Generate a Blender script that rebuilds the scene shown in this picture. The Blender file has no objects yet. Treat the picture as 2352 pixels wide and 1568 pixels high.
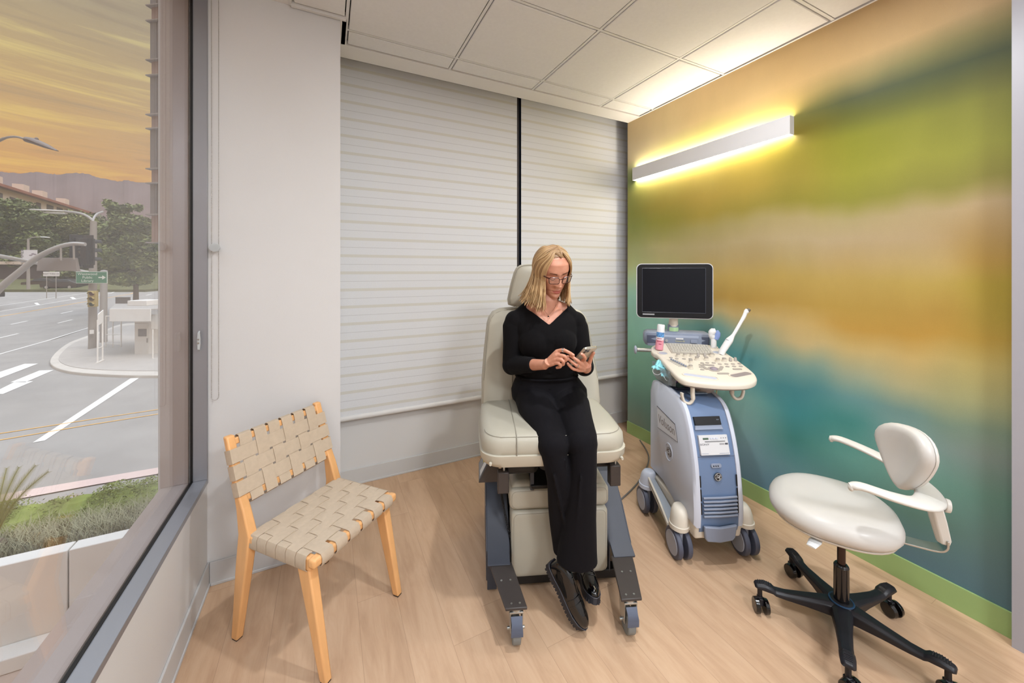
import bpy, bmesh, math, random
from mathutils import Vector, Matrix, Euler, noise
R=math.radians; PI=math.pi
random.seed(7)
COL=bpy.context.scene.collection
# ---------------------------------------------------------------- camera frame (level, shifted lens)
CAMH=1.43; FPX=860.0; CXP=1176.0; HZ=622.0
YAW=math.atan2(424,860)
CS,CC=math.sin(YAW),math.cos(YAW)
def at(px,py,d):
    l=(px-CXP)/FPX*d; return Vector((l*CC+d*CS, -l*CS+d*CC, CAMH-(py-HZ)/FPX*d))
def atz(px,py,z):
    d=(CAMH-z)*FPX/(py-HZ); return at(px,py,d)
# ---------------------------------------------------------------- materials
def lin(c):
    c=c/255.0
    return c/12.92 if c<=0.04045 else ((c+0.055)/1.055)**2.4
def rgb(r,g,b): return (lin(r),lin(g),lin(b),1)
def mat(name,col,rough=0.5,metal=0.0,var=0.0,vscale=20,bump=0.0,bscale=200,spec=0.5,trans=0,ior=1.45,alpha=1,coat=0,sheen=0,stretch=None,emit=None,estr=0,coordk='Object'):
    m=bpy.data.materials.new(name); m.use_nodes=True
    nt=m.node_tree; b=nt.nodes['Principled BSDF']
    c=rgb(*col) if len(col)==3 else col
    b.inputs['Base Color'].default_value=c
    b.inputs['Roughness'].default_value=rough; b.inputs['Metallic'].default_value=metal
    b.inputs['Specular IOR Level'].default_value=spec; b.inputs['IOR'].default_value=ior
    b.inputs['Transmission Weight'].default_value=trans; b.inputs['Alpha'].default_value=alpha
    b.inputs['Coat Weight'].default_value=coat; b.inputs['Sheen Weight'].default_value=sheen
    if emit:
        b.inputs['Emission Color'].default_value=rgb(*emit); b.inputs['Emission Strength'].default_value=estr
    tc=nt.nodes.new('ShaderNodeTexCoord'); vec=tc.outputs[coordk]
    if stretch:
        mp=nt.nodes.new('ShaderNodeMapping'); mp.inputs['Scale'].default_value=stretch
        nt.links.new(vec,mp.inputs[0]); vec=mp.outputs[0]
    if var>0:
        n=nt.nodes.new('ShaderNodeTexNoise'); n.inputs['Scale'].default_value=vscale; n.inputs['Detail'].default_value=5
        nt.links.new(vec,n.inputs['Vector'])
        r=nt.nodes.new('ShaderNodeValToRGB'); r.color_ramp.elements[0].position=.3; r.color_ramp.elements[1].position=.7
        r.color_ramp.elements[0].color=tuple(min(1,x*(1-var)) for x in c[:3])+(1,)
        r.color_ramp.elements[1].color=tuple(min(1,x*(1+var)) for x in c[:3])+(1,)
        nt.links.new(n.outputs['Fac'],r.inputs[0]); nt.links.new(r.outputs[0],b.inputs['Base Color'])
    if bump>0:
        n2=nt.nodes.new('ShaderNodeTexNoise'); n2.inputs['Scale'].default_value=bscale; n2.inputs['Detail'].default_value=3
        nt.links.new(vec,n2.inputs['Vector'])
        bp=nt.nodes.new('ShaderNodeBump'); bp.inputs['Strength'].default_value=bump; bp.inputs['Distance'].default_value=.002
        nt.links.new(n2.outputs['Fac'],bp.inputs['Height']); nt.links.new(bp.outputs[0],b.inputs['Normal'])
    return m
class NT:
    """tiny node helper"""
    def __init__(s,name):
        s.m=bpy.data.materials.new(name); s.m.use_nodes=True; s.nt=s.m.node_tree; s.b=s.nt.nodes['Principled BSDF']; s.out=s.nt.nodes['Material Output']
    def n(s,t,**k):
        x=s.nt.nodes.new('ShaderNode'+t)
        for a,v in k.items():
            if a in x.inputs.keys(): x.inputs[a].default_value=v
            else: setattr(x,a,v)
        return x
    def l(s,a,b): s.nt.links.new(a,b)
    def math(s,op,a,b=None,c=None,clamp=False):
        x=s.nt.nodes.new('ShaderNodeMath'); x.operation=op; x.use_clamp=clamp
        for i,v in enumerate((a,b,c)):
            if v is None: continue
            if isinstance(v,(int,float)): x.inputs[i].default_value=v
            else: s.l(v,x.inputs[i])
        return x.outputs[0]
    def ramp(s,fac,stops,interp='LINEAR'):
        r=s.nt.nodes.new('ShaderNodeValToRGB'); r.color_ramp.interpolation=interp
        e=r.color_ramp.elements
        while len(e)<len(stops): e.new(0.5)
        for i,(p,c) in enumerate(stops): e[i].position=p; e[i].color=c if len(c)==4 else tuple(c)+(1,)
        s.l(fac,r.inputs[0]); return r.outputs[0]
    def mix(s,fac,a,b,bt='MIX'):
        x=s.nt.nodes.new('ShaderNodeMix'); x.data_type='RGBA'; x.blend_type=bt
        for i,v in ((0,fac),(6,a),(7,b)):
            if isinstance(v,(int,float)): x.inputs[i].default_value=v
            elif isinstance(v,tuple): x.inputs[i].default_value=v
            else: s.l(v,x.inputs[i])
        return x.outputs[2]
# ---------------------------------------------------------------- mesh builder
def frame_from(dirv,up=Vector((0,0,1))):
    d=dirv.normalized(); u=up if abs(d.dot(up))<.95 else Vector((0,1,0))
    x=d.cross(u).normalized(); y=x.cross(d).normalized(); return x,y
class G:
    def __init__(s): s.v=[]; s.f=[]; s.mi=[]; s.cur=0; s.sm=[]; s.smooth=True
    def add(s,vs,fs,M=None):
        o=len(s.v)
        for p in vs:
            p=Vector(p); s.v.append(tuple(M@p) if M else tuple(p))
        for f in fs: s.f.append(tuple(i+o for i in f)); s.mi.append(s.cur)
        return s
    def box(s,lo,hi,M=None):
        x0,y0,z0=lo; x1,y1,z1=hi
        return s.add([(x0,y0,z0),(x1,y0,z0),(x1,y1,z0),(x0,y1,z0),(x0,y0,z1),(x1,y0,z1),(x1,y1,z1),(x0,y1,z1)],
          [(0,3,2,1),(4,5,6,7),(0,1,5,4),(1,2,6,5),(2,3,7,6),(3,0,4,7)],M)
    def loft(s,rings,closed=True,cap=True,M=None,wrap=False):
        n=len(rings[0]); vs=[p for r in rings for p in r]; fs=[]
        m=len(rings)
        for i in range(m-1 if not wrap else m):
            for j in range(n if closed else n-1):
                a=i*n+j; b=i*n+(j+1)%n; c=((i+1)%m)*n+(j+1)%n; d=((i+1)%m)*n+j
                fs.append((a,b,c,d))
        if cap and not wrap:
            fs.append(tuple(reversed(range(n)))); fs.append(tuple((m-1)*n+j for j in range(n)))
        return s.add(vs,fs,M)
    def tube(s,pts,r,n=10,M=None,cap=True,up=Vector((0,0,1)),flat=None,wrap=False):
        """pts list; r float, list, or list of (rx,ry)"""
        pts=[Vector(p) for p in pts]; k=len(pts); rings=[]
        px=None
        for i in range(k):
            if wrap: d=(pts[(i+1)%k]-pts[i-1])
            elif i==0: d=pts[1]-pts[0]
            elif i==k-1: d=pts[-1]-pts[-2]
            else: d=(pts[i+1]-pts[i]).normalized()+(pts[i]-pts[i-1]).normalized()
            if d.length<1e-9: d=Vector((0,0,1))
            d.normalize()
            if px is None:
                x,y=frame_from(d,up)
            else:
                x=(px-d*px.dot(d))
                if x.length<1e-6: x,_=frame_from(d,up)
                x.normalize(); y=x.cross(d).normalized()
            px=x
            rr=r[i] if isinstance(r,(list,tuple)) else r
            rx,ry=rr if isinstance(rr,(list,tuple)) else (rr,rr)
            rings.append([pts[i]+x*rx*math.cos(2*PI*j/n)+y*ry*math.sin(2*PI*j/n) for j in range(n)])
        return s.loft(rings,True,cap,M,wrap)
    def cyl(s,p0,p1,r0,r1=None,n=20,M=None): return s.tube([p0,p1],[r0,r1 if r1 is not None else r0],n,M)
    def lathe(s,prof,n=24,M=None,cap=True):
        rings=[[(r*math.cos(2*PI*j/n),r*math.sin(2*PI*j/n),z) for j in range(n)] for r,z in prof]
        return s.loft(rings,True,cap,M)
    def prism(s,poly,z0,z1,M=None):
        return s.loft([[(x,y,z0) for x,y in poly],[(x,y,z1) for x,y in poly]],True,True,M)
    def ell(s,c,r,nu=20,nv=12,M=None,rot=None):
        c=Vector(c); rings=[]
        rm=rot.to_matrix() if rot else None
        e=1e-3
        for i in range(nv+1):
            t=-PI/2+PI*i/nv; t=max(-PI/2+.04,min(PI/2-.04,t)); ring=[]
            for j in range(nu):
                a=2*PI*j/nu; p=Vector((r[0]*math.cos(t)*math.cos(a),r[1]*math.cos(t)*math.sin(a),r[2]*math.sin(t)))
                if rm: p=rm@p
                ring.append(c+p)
            rings.append(ring)
        return s.loft(rings,True,True,M)
    def build(s,name,m=None,parent=None,bev=0,seg=2,sub=0,ang=35,loc=None,rot=None,mods=()):
        me=bpy.data.meshes.new(name); me.from_pydata([tuple(p) for p in s.v],[],s.f)
        ms=m if isinstance(m,(list,tuple)) else [m]
        for x in ms:
            if x: me.materials.append(x)
        if len(ms)>1:
            for p,i in zip(me.polygons,s.mi): p.material_index=i
        bm=bmesh.new(); bm.from_mesh(me); bmesh.ops.recalc_face_normals(bm,faces=bm.faces)
        bm.to_mesh(me); bm.free()
        if s.smooth:
            for p in me.polygons: p.use_smooth=True
            if sub==0: me.set_sharp_from_angle(angle=R(ang))
        o=bpy.data.objects.new(name,me); COL.objects.link(o)
        if parent: o.parent=parent
        if loc: o.location=loc
        if rot: o.rotation_euler=rot
        if bev:
            b=o.modifiers.new('b','BEVEL'); b.width=bev; b.segments=seg; b.limit_method='ANGLE'; b.angle_limit=R(32); b.harden_normals=False
        if sub:
            b=o.modifiers.new('s','SUBSURF'); b.levels=sub; b.render_levels=sub
        return o
def roundrect(w,h,r,n=5,cx=0,cy=0):
    pts=[]
    for sx,sy,a0 in ((1,1,0),(-1,1,90),(-1,-1,180),(1,-1,270)):
        for i in range(n+1):
            a=R(a0+90*i/n); pts.append((cx+sx*(w/2-r)+r*math.cos(a),cy+sy*(h/2-r)+r*math.sin(a)))
    return pts
def thing(name,label,cat,loc=(0,0,0),rz=0,group=None):
    o=bpy.data.objects.new(name,None); COL.objects.link(o); o.empty_display_size=.1
    o.location=loc; o.rotation_euler=(0,0,rz); o['label']=label; o['category']=cat
    if group: o['group']=group
    return o
def tag(o,label,cat,group=None,kind=None):
    o['label']=label; o['category']=cat
    if group: o['group']=group
    if kind: o['kind']=kind
    return o
def struct(o): o['kind']='structure'; return o
def MX(loc=(0,0,0),rot=(0,0,0),sc=(1,1,1)):
    return Matrix.LocRotScale(Vector(loc),Euler(rot),Vector(sc))
def text(body,size,name,m,parent,loc,rot,ext=.0004,align='CENTER',sx=1.0,spacing=1.0,shear=0):
    c=bpy.data.curves.new(name,'FONT'); c.body=body; c.size=size; c.extrude=ext; c.align_x=align; c.align_y='CENTER'; c.space_character=spacing; c.shear=shear
    c.resolution_u=3
    o=bpy.data.objects.new('tmp',c); COL.objects.link(o)
    dg=bpy.context.evaluated_depsgraph_get(); dg.update()
    me=bpy.data.meshes.new_from_object(o.evaluated_get(dg)); COL.objects.unlink(o); bpy.data.objects.remove(o)
    me.name=name; me.materials.clear(); me.materials.append(m)
    q=bpy.data.objects.new(name,me); COL.objects.link(q); q.parent=parent; q.location=loc; q.rotation_euler=rot; q.scale=(sx,1,1)
    return q
def bez(p0,p1,p2,p3,n=12):
    p0,p1,p2,p3=[Vector(p) for p in (p0,p1,p2,p3)]; o=[]
    for i in range(n+1):
        t=i/n; u=1-t; o.append(p0*u**3+p1*3*u*u*t+p2*3*u*t*t+p3*t**3)
    return o
def cat(P,n=6):
    """catmull-rom through points"""
    P=[Vector(p) for p in P]; o=[]
    for i in range(len(P)-1):
        a=P[max(0,i-1)]; b=P[i]; c=P[i+1]; d=P[min(len(P)-1,i+2)]
        for k in range(n):
            t=k/n; o.append(.5*((2*b)+(c-a)*t+(2*a-5*b+4*c-d)*t*t+(3*b-a-3*c+d)*t**3))
    o.append(P[-1]); return o
def sstep(a,b,x):
    t=(x-a)/(b-a); t=max(0,min(1,t)); return t*t*(3-2*t)
def copy_tree(o,parent=None):
    c=o.copy(); COL.objects.link(c)
    if parent: c.parent=parent
    for ch in list(o.children): copy_tree(ch,c)
    return c
# ================================================================ ROOM
ZC=2.74
M_WALL=mat('white_paint',(208,208,208),.55,var=.015,vscale=3,bump=.15,bscale=350)
M_TRIMW=mat('white_trim',(205,205,206),.4)
M_TILE=mat('ceiling_tile',(222,221,220),.9,var=.02,vscale=60,bump=.3,bscale=500)
M_TEE=mat('ceiling_tee_white',(215,214,212),.5)
M_DARK=mat('ceiling_reveal_shadow_gap',(22,22,22),.9)
M_DRY=mat('drywall_ceiling',(224,222,219),.8)
M_ALU=mat('anodised_bronze_grey',(150,152,158),.36,metal=.5,bump=.05,bscale=40)
M_GASK=mat('black_rubber_gasket',(8,8,9),.5)
M_FIN=mat('outer_frame_brown_grey',(172,158,152),.5,metal=.2)
# floor -----------------------------------------------------------
def floor_mat():
    N=NT('oak_vinyl_plank'); tc=N.n('TexCoord'); sep=N.n('SeparateXYZ'); N.l(tc.outputs['Object'],sep.inputs[0])
    W=.158
    u=N.math('DIVIDE',N.math('SUBTRACT',sep.outputs[0],.1156),W)
    idx=N.math('FLOOR',u); fu=N.math('FRACT',u)
    wn=N.n('TexWhiteNoise',noise_dimensions='1D'); N.l(idx,wn.inputs['W'])
    v=N.math('DIVIDE',N.math('ADD',sep.outputs[1],N.math('MULTIPLY',wn.outputs['Value'],1.2)),1.22)
    jdx=N.math('FLOOR',v); fv=N.math('FRACT',v)
    comb=N.n('CombineXYZ'); N.l(idx,comb.inputs[0]); N.l(jdx,comb.inputs[1])
    wn2=N.n('TexWhiteNoise',noise_dimensions='2D'); N.l(comb.outputs[0],wn2.inputs['Vector'])
    # grain coordinates offset per plank
    off=N.n('VectorMath',operation='MULTIPLY_ADD'); N.l(wn2.outputs['Color'],off.inputs[0]); off.inputs[1].default_value=(9,9,9); N.l(tc.outputs['Object'],off.inputs[2])
    mp=N.n('Mapping'); mp.inputs['Scale'].default_value=(16,2.4,1); N.l(off.outputs[0],mp.inputs[0])
    n1=N.n('TexNoise',Scale=1.3,Detail=7,Roughness=.62,Distortion=.5); N.l(mp.outputs[0],n1.inputs['Vector'])
    mp2=N.n('Mapping'); mp2.inputs['Scale'].default_value=(140,7,1); N.l(off.outputs[0],mp2.inputs[0])
    n2=N.n('TexNoise',Scale=1.2,Detail=4,Roughness=.6); N.l(mp2.outputs[0],n2.inputs['Vector'])
    mp3=N.n('Mapping'); mp3.inputs['Scale'].default_value=(6,1.6,1); N.l(off.outputs[0],mp3.inputs[0])
    n3=N.n('TexNoise',Scale=1,Detail=3); N.l(mp3.outputs[0],n3.inputs['Vector'])
    c1=N.ramp(n1.outputs['Fac'],[(.3,rgb(178,146,118)),(.5,rgb(192,160,131)),(.72,rgb(202,172,143))])
    c2=N.mix(N.math('MULTIPLY',N.math('LESS_THAN',n2.outputs['Fac'],.40),.07),c1,rgb(150,116,86))
    c3=N.mix(N.math('MULTIPLY',n3.outputs['Fac'],.26),c2,rgb(214,176,142))
    tint=N.math('MULTIPLY_ADD',wn2.outputs['Value'],.10,.93)
    c4=N.mix(1.0,c3,tint,'MULTIPLY')
    e1=N.math('LESS_THAN',fu,.009); e2=N.math('LESS_THAN',fv,.0012)
    e=N.math('MAXIMUM',e1,e2)
    c5=N.mix(N.math('MULTIPLY',e,.4),c4,rgb(105,82,62))
    N.l(c5,N.b.inputs['Base Color']); N.b.inputs['Roughness'].default_value=.42; N.b.inputs['Specular IOR Level'].default_value=.35
    bp=N.n('Bump',Strength=.08,Distance=.002); N.l(n2.outputs['Fac'],bp.inputs['Height']); N.l(bp.outputs[0],N.b.inputs['Normal'])
    return N.m
g=G(); g.box((-.49,-2.6,-.1),(3.6,2.9,0)); struct(g.build('floor',floor_mat()))
# ceiling ----------------------------------------------------------
g=G()
g.box((-.6,-2.6,ZC),(-.16,2.52,ZC+.1)); g.box((-.16,2.135,ZC),(.09,2.52,ZC+.1)); g.box((.07,2.135,ZC),(.09,2.375,ZC+.1))
g.box((.09,2.375,ZC),(3.6,2.52,ZC+.1)); g.box((2.378,-2.6,ZC),(3.6,2.375,ZC+.1))
ceil=struct(g.build('ceiling',M_DRY))
g=G(); g.box((-.16,-2.6,ZC+.028),(2.38,2.375,ZC+.1)); g.build('ceiling_plenum_board',M_DARK,ceil)
xs=[-.158,.092,.715,1.335,1.955,2.376]; ys=[2.373,2.228,1.622,1.016,.406,-.204,-.814,-1.424,-2.034,-2.6]
g=G(); T=G(); k=.0125
for i in range(5):
    for j in range(9):
        x0,x1=xs[i],xs[i+1]; y1,y0=ys[j],ys[j+1]
        if i==0 and j==0: continue
        if i==0 and j==1: y1=2.124
        g.box((x0+k,y0+k,ZC+.001),(x1-k,y1-k,ZC+.03))
g.smooth=False
g.build('ceiling_tiles',M_TILE,ceil,bev=.003,seg=1)
for x in xs[1:-1]: T.box((x-.0072,-2.6,ZC+.004),(x+.0072,2.375,ZC+.03))
for y in ys[1:-1]: T.box((-.16 if y<2.13 else .09,y-.0072,ZC+.0045),(2.378,y+.0072,ZC+.03))
T.smooth=False
T.build('ceiling_grid',M_TEE,ceil)
# edge angle above the pillar
g=G(); g.box((-.16,2.118,ZC-.012),(.088,2.135,ZC+.03)); g.box((-.172,-2.6,ZC-.004),(-.157,2.135,ZC+.03)); struct(g.build('trim_1',M_TEE))
# outer box so no daylight leaks in (roof, far wall, right side and rear)
g=G(); g.box((-.7,-2.8,3.2),(3.8,3.3,3.35)); struct(g.build('roof_slab',M_DRY))
g=G(); g.box((-.7,-2.75,-.1),(3.75,-2.6,3.2)); struct(g.build('wall_rear',M_WALL))
g=G(); g.box((3.6,-2.6,-.1),(3.75,3.0,3.2)); struct(g.build('wall_outer_right',M_WALL))
# left wall with window -------------------------------------------
g=G(); g.box((-.66,-2.6,-.1),(-.49,2.14,.468)); g.box((-.66,-2.6,2.72),(-.49,2.14,3.2)); g.box((-.66,-2.6,.468),(-.49,-1.6,2.72))
struct(g.build('wall_left',M_WALL))
g=G(); g.box((-.66,2.14,-.1),(.06,2.9,3.2)); struct(g.build('wall_pillar',M_WALL))
# window 1
w1=bpy.data.objects.new('window_1',None); COL.objects.link(w1); struct(w1)
g=G()
g.box((-.5455,-1.6,.466),(-.4865,2.139,.487)); g.box((-.5455,2.128,.487),(-.4865,2.139,2.70)); g.box((-.5455,-1.6,2.70),(-.4865,2.139,2.73)); g.box((-.5455,-1.62,.466),(-.4865,-1.6,2.7))
g.build('window_frame',M_ALU,w1,bev=.0012,seg=1)
g=G(); g.box((-.547,-1.6,.486),(-.5385,2.129,.4905)); g.box((-.547,2.1245,.487),(-.5385,2.129,2.70)); g.build('gasket',M_GASK,w1)
g=G(); g.box((-.65,-1.62,.462),(-.5535,2.139,.487)); g.box((-.65,2.128,.487),(-.5535,2.139,2.72)); g.box((-.65,-1.62,2.70),(-.5535,2.139,2.72)); g.box((-.65,-1.62,.462),(-.5535,-1.6,2.7))
g.build('outer_frame',M_FIN,w1,bev=.001,seg=1)
def glass_mat(name,k=1.9,base=.02,tint=(.93,.93,.92,1)):
    N=NT(name); fr=N.n('Fresnel'); ge=N.n('NewGeometry')
    N.l(N.math('MULTIPLY_ADD',ge.outputs['Backfacing'],1/1.5-1.5,1.5),fr.inputs['IOR'])
    fac=N.math('MULTIPLY_ADD',fr.outputs[0],k,base,clamp=True)
    tr=N.n('BsdfTransparent'); tr.inputs[0].default_value=tint
    gl=N.n('BsdfGlossy'); gl.inputs['Roughness'].default_value=0.0; gl.inputs[0].default_value=(.95,.95,.95,1)
    mx=N.n('MixShader'); N.l(fac,mx.inputs[0]); N.l(tr.outputs[0],mx.inputs[1]); N.l(gl.outputs[0],mx.inputs[2]); N.l(mx.outputs[0],N.out.inputs[0])
    return N.m
M_GLASS=glass_mat('window_glass',.85,.0)
g=G(); g.smooth=False; g.box((-.5525,-1.6,.487),(-.5475,2.128,2.70)); g.build('glass',M_GLASS,w1)
# back wall + window 2 behind the blinds ---------------------------
g=G(); g.box((.05,2.72,-.1),(3.6,2.9,.45)); g.box((.05,2.72,3.0),(3.6,2.9,3.2)); struct(g.build('wall_back',M_WALL))
g=G(); g.box((.05,2.9,-.1),(3.6,2.95,3.3)); struct(g.build('wall_back_outer',mat('dark_outer_panel',(70,72,80),.6)))
g=G(); g.box((.05,2.519,ZC+.1),(3.6,2.535,3.2)); struct(g.build('trim_2',M_DRY))
w2=bpy.data.objects.new('window_2',None); COL.objects.link(w2); struct(w2)
g=G(); g.box((1.372,2.70,.45),(1.398,2.80,3.0)); g.box((.06,2.74,.45),(3.6,2.80,.49)); g.build('window_frame',mat('dark_mullion',(72,68,70),.3,metal=.4),w2,bev=.002)
g=G(); g.box((.06,2.815,.49),(1.372,2.822,3.0)); g.box((1.398,2.815,.49),(3.6,2.822,3.0)); g.build('glass',mat('blue_grey_pane',(88,112,150),.15),w2)
# mural wall -------------------------------------------------------
MY=[2.5,2.1,1.75,1.45,1.2,.95,.72,.5]
MC=[
(2.72,[(212,184,128),(214,186,126),(214,182,122),(212,178,116),(208,174,112),(204,170,112),(198,165,112),(194,163,115)]),
(2.50,[(196,176,130),(200,176,120),(206,176,112),(208,176,112),(206,170,105),(200,164,100),(196,162,102),(186,156,104)]),
(2.40,[(186,170,125),(180,170,102),(176,166,92),(184,164,94),(178,150,84),(150,132,72),(132,122,66),(120,112,62)]),
(2.30,[(140,150,100),(168,164,84),(170,166,84),(168,160,82),(112,108,48),(70,76,34),(62,72,28),(58,68,30)]),
(2.22,[(130,145,90),(160,160,84),(168,164,80),(160,150,66),(120,106,26),(96,100,12),(92,98,14),(90,94,22)]),
(2.12,[(150,152,80),(182,166,84),(184,164,80),(176,154,62),(146,134,38),(138,140,28),(134,136,30),(126,128,32)]),
(1.95,[(138,142,60),(166,150,64),(180,156,70),(176,154,66),(160,146,56),(156,156,52),(154,154,54),(146,148,54)]),
(1.82,[(140,148,74),(150,146,58),(166,148,64),(160,146,64),(150,142,56),(150,148,60),(146,144,62),(142,138,64)]),
(1.72,[(146,152,84),(158,154,84),(172,160,100),(178,164,108),(182,166,116),(184,170,120),(186,168,124),(188,166,126)]),
(1.60,[(160,164,110),(178,168,118),(186,170,124),(190,172,128),(192,174,134),(194,174,136),(192,170,130),(180,152,100)]),
(1.48,[(158,166,116),(168,162,112),(178,158,104),(180,158,106),(182,162,110),(184,160,108),(182,160,106),(168,138,72)]),
(1.38,[(146,166,130),(150,156,110),(174,148,84),(174,150,84),(174,150,84),(174,150,84),(170,148,78),(152,134,54)]),
(1.24,[(128,164,146),(136,160,132),(160,130,66),(166,136,68),(168,140,72),(168,140,70),(164,134,66),(150,132,56)]),
(1.14,[(122,162,148),(128,160,142),(168,154,110),(178,156,104),(182,158,104),(172,138,68),(168,134,64),(156,132,60)]),
(1.03,[(118,158,144),(116,156,146),(100,142,136),(138,150,130),(176,160,116),(178,158,106),(176,154,100),(160,148,92)]),
(.90,[(112,154,138),(110,150,140),(72,128,128),(76,128,132),(110,140,132),(140,150,128),(152,150,116),(140,142,104)]),
(.78,[(108,148,130),(104,146,134),(92,138,130),(82,132,134),(64,118,124),(92,132,132),(96,126,122),(104,122,106)]),
(.66,[(104,144,126),(102,142,128),(100,138,126),(112,150,142),(60,122,126),(62,120,116),(108,138,136),(104,118,112)]),
(.50,[(98,136,122),(94,132,118),(88,122,110),(110,144,140),(60,114,110),(88,136,128),(92,130,120),(84,116,106)]),
(.32,[(90,120,110),(84,116,108),(80,114,108),(104,134,142),(88,126,130),(78,116,110),(80,108,98),(84,108,106)]),
(.10,[(98,112,102),(76,104,100),(74,104,104),(84,112,126),(82,110,128),(76,104,118),(78,102,112),(74,100,110)]),
]
def mural_col(Y,Z):
    Y=max(.5,min(2.5,Y)); Z=max(.10,min(2.72,Z))
    i=0
    while i<len(MY)-2 and Y<MY[i+1]: i+=1
    tx=(MY[i]-Y)/(MY[i]-MY[i+1]); tx=tx*tx*(3-2*tx)*.6+tx*.4
    j=0
    while j<len(MC)-2 and Z<MC[j+1][0]: j+=1
    tz=(MC[j][0]-Z)/(MC[j][0]-MC[j+1][0])
    a,b=MC[j][1],MC[j+1][1]
    return [((a[i][q]*(1-tx)+a[i+1][q]*tx)*(1-tz)+(b[i][q]*(1-tx)+b[i+1][q]*tx)*tz) for q in range(3)]
NYM,NZM=110,120
g=G(); vs=[];fs=[]
for j in range(NZM+1):
    for i in range(NYM+1):
        vs.append((2.39,.44+(2.527-.44)*i/NYM,.10+(2.745-.10)*j/NZM))
for j in range(NZM):
    for i in range(NYM):
        a=j*(NYM+1)+i; fs.append((a,a+1,a+NYM+2,a+NYM+1))
g.add(vs,fs)
# solid body behind the printed face
B=len(g.v)
g.box((2.391,.44,0),(2.50,2.527,2.745))
def mural_mat():
    N=NT('printed_landscape_mural'); a=N.n('VertexColor'); a.layer_name='print'
    tc=N.n('TexCoord'); mp=N.n('Mapping'); mp.inputs['Scale'].default_value=(1,5,2.2); N.l(tc.outputs['Object'],mp.inputs[0])
    n=N.n('TexNoise',Scale=1.2,Detail=5,Roughness=.6); N.l(mp.outputs[0],n.inputs['Vector'])
    c=N.mix(1.0,a.outputs[0],N.ramp(n.outputs['Fac'],[(.25,(.95,.95,.95)),(.75,(1.05,1.05,1.05))]),'MULTIPLY')
    n2=N.n('TexNoise',Scale=420,Detail=2); N.l(tc.outputs['Object'],n2.inputs['Vector'])
    c=N.mix(1.0,c,N.ramp(n2.outputs['Fac'],[(.3,(.97,.97,.97)),(.7,(1.03,1.03,1.03))]),'MULTIPLY')
    N.l(c,N.b.inputs['Base Color']); N.b.inputs['Roughness'].default_value=.5; N.b.inputs['Specular IOR Level'].default_value=.3
    return N.m
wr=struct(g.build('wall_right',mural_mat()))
me=wr.data; ca=me.color_attributes.new('print','FLOAT_COLOR','POINT')
buf=[]
for v in me.vertices:
    Y,Z=v.co.y,v.co.z
    w1n=noise.noise((Y*2.2,Z*2.2,3.1))*.09+noise.noise((Y*6,Z*3,9.1))*.03; w2n=noise.noise((Y*2.0,Z*2.0,7.7))*.05+noise.noise((Y*9,Z*4,1.1))*.022
    if v.co.x>2.3905 : cc=(214,214,214)
    else:
        cc=mural_col(Y+w1n,Z+w2n*(1 if Z<2.1 else .35)); kk=(1+.16*sstep(1.5,.6,Z))*(1+.16*sstep(1.6,2.3,Y)*sstep(2.0,1.4,Z)); cc=[min(235,q*kk) for q in cc]; kd=1-.12*sstep(2.35,2.2,Z)*sstep(1.35,1.6,Z); cc=[q*kd for q in cc]; tb_=sstep(2.2,2.5,Z); cc=[cc[0]*(1-.02*tb_),cc[1]*(1+.0*tb_),cc[2]*(1+.10*tb_)]  # kk brightens the low, far print to make up for weak light there
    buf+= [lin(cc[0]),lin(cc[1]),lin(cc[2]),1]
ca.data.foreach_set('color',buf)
g=G(); g.box((2.381,.44,0),(2.3905,2.5265,.102)); g.build('baseboard_right',mat('green_rubber_base',(150,178,116),.45)); struct(bpy.data.objects['baseboard_right'])
# wall end / door casing at the right edge, wall going on behind the camera
g=G(); g.box((2.335,.28,0),(2.50,.437,2.745)); struct(g.build('trim_3',mat('lilac_grey_casing',(160,160,168),.35)))
g=G(); g.box((2.40,-2.6,0),(2.55,.28,2.745)); struct(g.build('wall_right_rear',M_WALL))
# baseboards ---------------------------------------------------------
M_BASE=mat('grey_white_base',(196,196,196),.45)
g=G(); g.box((-.481,-2.6,0),(-.4902,2.139,.105)); g.box((-.476,-2.6,0),(-.4902,2.139,.012)); struct(g.build('baseboard_left',M_BASE,bev=.002))
g=G(); g.box((-.48,2.1302,0),(.06,2.1402,.105)); g.box((-.475,2.1252,0),(.06,2.1402,.012)); struct(g.build('baseboard_pillar',M_BASE,bev=.002))
g=G(); g.box((.06,2.711,0),(3.0,2.7205,.105)); g.box((.06,2.706,0),(3.0,2.7205,.012)); struct(g.build('baseboard_back',M_BASE,bev=.002))
# ---------------------------------------------------------------- roller blinds
def blind_mat():
    N=NT('banded_blind_fabric'); tc=N.n('TexCoord'); sp=N.n('SeparateXYZ'); N.l(tc.outputs['Object'],sp.inputs[0])
    p=.1122; u=N.math('FRACT',N.math('DIVIDE',N.math('SUBTRACT',sp.outputs[2],1.6417-p/2),p))
    d=N.math('ABSOLUTE',N.math('SUBTRACT',u,.5))
    band=N.math('LESS_THAN',d,.085); thin=N.math('GREATER_THAN',d,.484)
    n=N.n('TexNoise',Scale=300,Detail=2); N.l(tc.outputs['Object'],n.inputs['Vector'])
    c=N.mix(N.math('MULTIPLY',band,.55),rgb(214,216,220),rgb(196,192,176))
    c=N.mix(N.math('MULTIPLY',thin,.5),c,rgb(170,170,172))
    c=N.mix(1.0,c,N.ramp(n.outputs['Fac'],[(.3,(.97,.97,.97)),(.7,(1.03,1.03,1.03))]),'MULTIPLY')
    N.l(c,N.b.inputs['Base Color']); N.b.inputs['Roughness'].default_value=.85
    return N.m
M_BL=blind_mat()
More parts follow.
